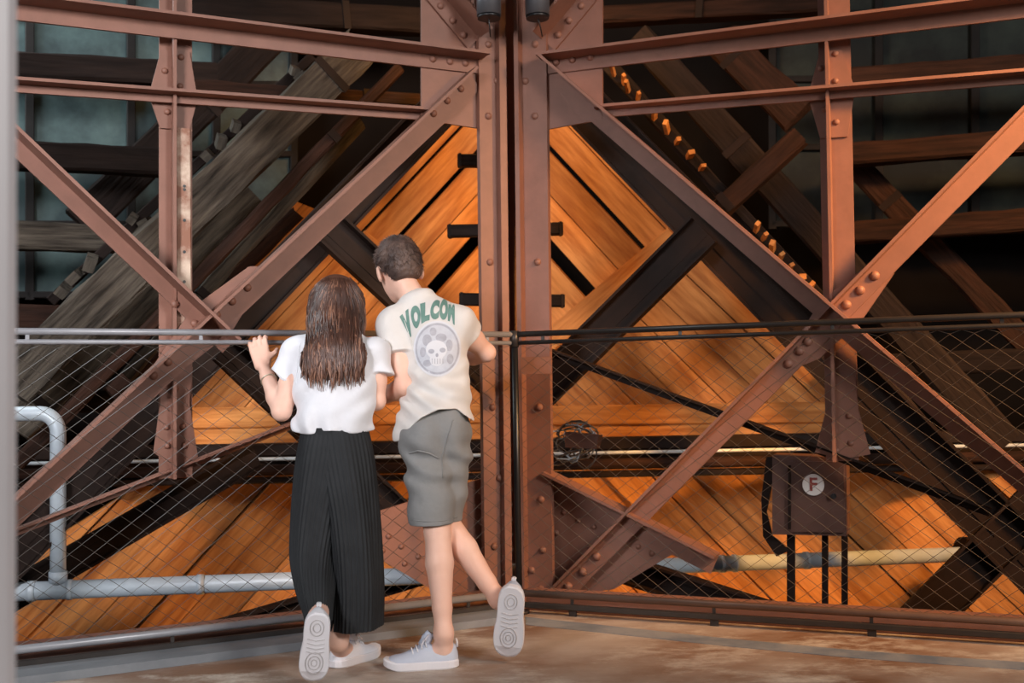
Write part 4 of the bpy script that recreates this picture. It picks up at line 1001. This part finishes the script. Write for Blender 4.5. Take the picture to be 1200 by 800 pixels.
for k in rr.sample(range(len(hv)), min(2600, len(hv))):
    lp = HRi @ (hv[k] + W[hair].translation - hc)
    if lp.z < -0.062: continue
    d_ = (hn[k] * 0.5 + (HR @ V((rr.uniform(-.4, .4), 0.5 if lp.z > 0.06 else rr.uniform(-.2, .1), -0.9 if lp.z < 0.06 else 0.1)))).normalized()
    t_ = d_.orthogonal().normalized(); b_ = d_.cross(t_); p0 = hv[k] - hn[k] * 0.002 + W[hair].translation; ln = rr.uniform(0.010, 0.018) * (0.6 if lp.z < -0.03 else 1)
    base = len(vs); vs += [p0 + t_ * 0.0016, p0 - t_ * 0.0008 + b_ * 0.0014, p0 - t_ * 0.0008 - b_ * 0.0014, p0 + d_ * ln]
    fs += [(base, base + 1, base + 3), (base + 1, base + 2, base + 3), (base + 2, base, base + 3)]
o = mesh_obj('tufts', vs, fs, 'hair_short', hair); o['kind'] = 'stuff'
sneaker(boy, ML, lenS, 'shoe_blue', 'sole_white'); sneaker(boy, MR, lenR, 'shoe_blue', 'sole_white')

# ================================================================ the girl
girl = thing('person', on_floor(400, 784), 'girl with long brown hair in white blouse and black pleated culottes holding the railing', 'person', 'visitors at the railing')
pelvis = at(392, 530, 3.50); waist, chest, neckb = at(393, 492, 3.53), at(394, 432, 3.59), at(396, 392, 3.63)
shL, shR = at(352, 414, 3.615), at(438, 416, 3.60)
elL, wrL = at(330, 482, 3.53), at(308, 428, 3.70)
elR, wrR = at(441, 470, 3.58), at(420, 462, 3.80)
hc = at(396, 364, 3.68)
HR = Matrix.Rotation(math.radians(-4), 3, 'Z') @ Matrix.Rotation(math.radians(-16), 3, 'X')
hipL, hipR = at(378, 548, 3.51), at(408, 548, 3.51)
kneeL, ankL = at(369, 640, 3.50), at(374, 735, 3.36)
kneeR, ankR = at(412, 655, 3.46), at(396, 752, 3.39)
heelR = on_floor(389, 783); heelR.z = 0; MRg = foot_frame(heelR, V((0.55, 0.80, 0)), V((0, 0, 1)))
toeL = on_floor(366, 808); toeL.z = 0.012; heelL = at(373, 719, 3.17); MLg = foot_frame(heelL, toeL - heelL, V((-0.15, 1, 0.2)))
lenG = (toeL - heelL).length * 0.97
ankL = MLg @ V((0.045, 0, 0.095))
lo, hi = bounds([hc + V((0, 0, .12)), shL, shR, elL, elR, wrL + V((0, .1, .12)), wrR + V((0, .1, 0)), ankL, ankR, heelL, heelR, toeL, MRg @ V((.2, 0, 0))], 0.11)
F = Field(lo, hi, 0.0042)
TB = (pelvis, waist, chest, neckb, shL, shR, V((0, 1, 0)), (0.088, 0.080, 0.100, 0.064, 0.035))
torso(F, 0.0, *TB)
F.chain([neckb.lerp(chest, 0.15), neckb, hc + HR @ V((0, -0.012, -0.055))], [0.046, 0.040, 0.040], 0.02)
head(F, hc, HR, 0.95)
F.chain([shL, shL.lerp(elL, 0.55), elL], [0.038, 0.036, 0.031], 0.02); F.chain([elL, elL.lerp(wrL, 0.3), elL.lerp(wrL, 0.75), wrL], [0.031, 0.031, 0.023, 0.019], 0.012)
F.chain([shR, shR.lerp(elR, 0.55), elR], [0.038, 0.036, 0.030], 0.02); F.chain([elR, elR.lerp(wrR, 0.35), wrR], [0.030, 0.030, 0.020], 0.012)
kdir = (at(302, 402, 3.745) - wrL)
hand(F, wrL, kdir, V((0.05, -1, 0.1)), (0.05, 0.45, 0.8), 1.0, thumb=1)
hand(F, wrR, V((-0.3, 0.8, 0.35)), V((0, -0.3, 1)), (0.5, 0.6, 0.5), 0.9, thumb=-1)
F.chain([hipL, hipL.lerp(kneeL, 0.6), kneeL], [0.066, 0.056, 0.044], 0.02); F.chain([kneeL, kneeL.lerp(ankL, 0.3), ankL], [0.043, 0.042, 0.028], 0.02)
F.chain([hipR, hipR.lerp(kneeR, 0.6), kneeR], [0.066, 0.056, 0.044], 0.02); F.chain([kneeR, kneeR.lerp(ankR, 0.3), ankR], [0.043, 0.044, 0.030], 0.02)
F.chain([ankR, MRg @ V((0.04, 0, 0.05)), MRg @ V((0.14, 0, 0.032))], [0.029, 0.027, 0.018], 0.02)
F.chain([ankL, MLg @ V((0.04, 0, 0.05)), MLg @ V((0.14, 0, 0.032))], [0.029, 0.027, 0.018], 0.02)
gbody = F.build('body', 'skin', girl, 2)
# bracelet
d_ = (wrL - elL).normalized(); c = elL.lerp(wrL, 0.66); u1 = d_.orthogonal().normalized(); u2 = d_.cross(u1)
tube('bracelet', [c + (u1 * math.cos(a) + u2 * math.sin(a)) * 0.0265 for a in [i * math.pi / 12 for i in range(25)]], 0.0022, 'silver', girl, 6)

# blouse, gathered at the waist
F = Field(*bounds([shL, shR, elL, elR, waist + V((0, 0, -.1)), pelvis], 0.12), 0.0042)
torso(F, 0.011, *TB); F.cone(at(392, 490, 3.53), at(393, 455, 3.56), 0.128, 0.124, 0.03, (V((0, 1, 0)), 0.78)); F.cone(at(393, 455, 3.56), chest, 0.122, 0.120, 0.04, (V((0, 1, 0)), 0.75))
F.cone(chest, neckb.lerp(chest, 0.35), 0.116, 0.080, 0.04, (V((0, 1, 0)), 0.72)); F.cone(shL, shR, 0.047, 0.047, 0.04)
F.cone(neckb.lerp(chest, 0.3), neckb, 0.062, 0.05, 0.03)
sL, sR = at(331, 441, 3.60), at(449, 436, 3.58)
F.sleeve([(shL, at(326, 455, 3.585), 0.048, 0.058)], sL, at(320, 462, 3.6) - shL); F.sleeve([(shR, at(446, 462, 3.575), 0.046, 0.052)], sR, elR - shR)
X, Y, Z = F.coords()
F.warp(-0.005 + 0.008 * np.sin(85 * X + 5 * np.sin(14 * Z + 5 * X)) * np.clip((chest.z - Z) / 0.15, 0.12, 1) + 0.005 * np.sin(45 * (Z - 0.8 * X) + 2 * np.sin(17 * X)))
F.keep(at(392, 507, 3.42).z + 0.006 * np.sin(40 * X) - Z)
blouse = F.build('blouse', 'blouse_white', girl, 2)
seam('seam', blouse, [(352, 402), (349, 425), (347, 450)], 0.0018, 'blouse_white', blouse)
seam('sleeve_hem', blouse, [(320, 433), (330, 442), (342, 449)], 0.0022, 'blouse_white', blouse)

# pleated wide-legged culottes: two pleated legs under one gathered waist
def pleated(name, rows, npl, parent, K=192):
    """rows: (centre, half width, half depth, pleat depth)"""
    vs, fs = [], []; n = len(rows)
    for (c, a, b, pd) in rows:
        for j in range(K):
            th = 2 * math.pi * j / K; saw = (j * npl / K) % 1.0
            rp = pd * (1 - abs(2 * saw - 1)) + pd * 0.6 * math.sin(th * 7 + c.z * 6)
            vs.append(V((c.x + (a + rp) * math.cos(th), c.y + (b + rp) * math.sin(th), c.z)))
    for i in range(n - 1):
        for j in range(K): fs.append((i * K + j, i * K + (j + 1) % K, (i + 1) * K + (j + 1) % K, (i + 1) * K + j))
    return vs, fs
def interp_rows(keys, n):
    out = []
    for i in range(n):
        t_ = i / (n - 1); s_ = t_ * (len(keys) - 1); k = min(int(s_), len(keys) - 2); f = s_ - k
        k0, k1, k2, k3 = keys[max(k - 1, 0)], keys[k], keys[k + 1], keys[min(k + 2, len(keys) - 1)]
        def cr_(p0, p1, p2, p3): return 0.5 * ((2 * p1) + (-p0 + p2) * f + (2 * p0 - 5 * p1 + 4 * p2 - p3) * f * f + (-p0 + 3 * p1 - 3 * p2 + p3) * f ** 3)
        px_, py_, Yd, a, b, pd = [cr_(k0[m_], k1[m_], k2[m_], k3[m_]) for m_ in range(6)]
        out.append((at(px_, py_, Yd), a, b, max(pd, 0.0)))
    return out
PX = 3.47 / FPX
rowsL = interp_rows([(390, 500, 3.52, 36 * PX, 0.080, 0.002), (385, 540, 3.51, 37 * PX, 0.10, 0.004), (375, 600, 3.49, 31 * PX, 0.10, 0.005), (369, 650, 3.45, 26 * PX, 0.10, 0.005), (370, 690, 3.36, 20 * PX, 0.085, 0.004), (373, 719, 3.29, 14.5 * PX, 0.060, 0.003), (373, 727, 3.27, 14 * PX, 0.055, 0.003)], 34)
rowsR = interp_rows([(394, 500, 3.52, 37 * PX, 0.082, 0.002), (402, 540, 3.51, 37 * PX, 0.105, 0.004), (412, 600, 3.49, 32 * PX, 0.11, 0.005), (417, 660, 3.47, 29.5 * PX, 0.11, 0.006), (418, 700, 3.46, 29 * PX, 0.11, 0.006), (417, 733, 3.45, 29 * PX, 0.11, 0.006)], 34)
vs1, fs1 = pleated('l', rowsL, 40, girl); vs2, fs2 = pleated('r', rowsR, 42, girl)
cul = mesh_obj('culottes', vs1 + vs2, fs1 + [tuple(i + len(vs1) for i in f) for f in fs2], 'culottes_black', girl)
cul.data.polygons.foreach_set('use_smooth', [True] * len(cul.data.polygons))
wb, wf = pleated('w', [(at(392, y, 3.52), 37.5 * PX, 0.088, 0.0) for y in (500, 505, 511)], 1, girl, 64)
mesh_obj('waistband', wb, wf, 'culottes_black', cul, smooth=True)

# long hair: solid under-layer plus overlapping locks
F = Field(*bounds([hc + V((0, 0, .1)), at(350, 460, 3.5), at(440, 460, 3.5)], 0.13), 0.0045)
F.ell(hc + HR @ V((0, -0.014, 0.026)), (0.083, 0.102, 0.094), HR, 0.01)
F.cone(hc + V((0, -0.035, 0.01)), at(391, 418, 3.505), 0.083, 0.090, 0.05, (V((0, 1, 0)), 0.58)); F.cone(at(391, 418, 3.505), at(389, 438, 3.475), 0.090, 0.085, 0.04, (V((0, 1, 0)), 0.36))
X, Y, Z = F.coords(); q = np.stack([X - hc.x, Y - hc.y, Z - hc.z], -1) @ np.array(HR)
F.keep(np.where(q[..., 1] > 0.02, 0.03 - q[..., 2] + 0.3 * (q[..., 1] - 0.02), -1.0)); F.keep(at(390, 440, 3.45).z + 0.012 * np.sin(70 * X + 2 * np.sin(33 * X)) - Z)
gh = F.build('hair', 'hair_brown', girl, 2)
bv = BVHTree.FromPolygons([W[gh] @ v.co for v in gh.data.vertices], [tuple(p.vertices) for p in gh.data.polygons])
rr = random.Random(11); crown = hc + HR @ V((0, -0.02, 0.12))
def locks(n, m, seed, rmin, rmax, endlo, endhi):
    rr = random.Random(seed); vs, fs = [], []
    for k in range(n):
        u = rr.uniform(-1, 1); xe = 391 + u * 42 + rr.uniform(-3, 3); ye = rr.uniform(endlo, endhi) - 10 * abs(u); side_ = abs(u)
        pts = []; ph = rr.uniform(0, 6); amp = rr.uniform(0.002, 0.012)
        for i in range(19):
            t_ = i / 18
            # start at the crown, run over the back of the head, fall straight
            xs0 = 396 + u * 8; x_ = xs0 + (xe - xs0) * (1 - (1 - min(t_ / 0.45, 1)) ** 2) if t_ < 0.45 else xe + 3 * u * (t_ - 0.45) * 0.5
            y_ = 320 + rr.uniform(0, 0.6) + (ye - 320) * t_
            d_ = ray(x_, y_); h_, n_, _, _ = bv.ray_cast(CAM, d_)
            if h_ is None:
                h_ = pts[-1] + V((0.0, 0.0, -0.018)) if pts else None
                if h_ is None: continue
                pts.append(h_ + V((amp * 0.5 * math.sin(ph + t_ * 15), 0, 0))); continue
            pts.append(h_ + n_ * rr.uniform(0.0, 0.004) + V((amp * t_ * math.sin(ph + t_ * 13), -0.002 * t_, 0)))
        if len(pts) < 8: continue
        r0 = rr.uniform(rmin, rmax); rs = [r0 * (0.5 + 0.5 * min(1, i / 4)) * (1 - 0.85 * max(0, (i / len(pts) - 0.7) / 0.3)) for i in range(len(pts))]
        v, f = tube_pts(pts, rs, 5); fs += [tuple(x + len(vs) for x in q_) for q_ in f]; vs += v
    o = mesh_obj('locks', vs, fs, m, gh, smooth=True); o['kind'] = 'stuff'; return o
locks(260, 'hair_brown', 5, 0.0022, 0.0045, 432, 458); locks(170, 'hair_light', 6, 0.0014, 0.0030, 440, 466)
sneaker(girl, MRg, 0.215, 'shoe_white', 'sole_white'); sneaker(girl, MLg, lenG, 'shoe_white', 'sole_white')
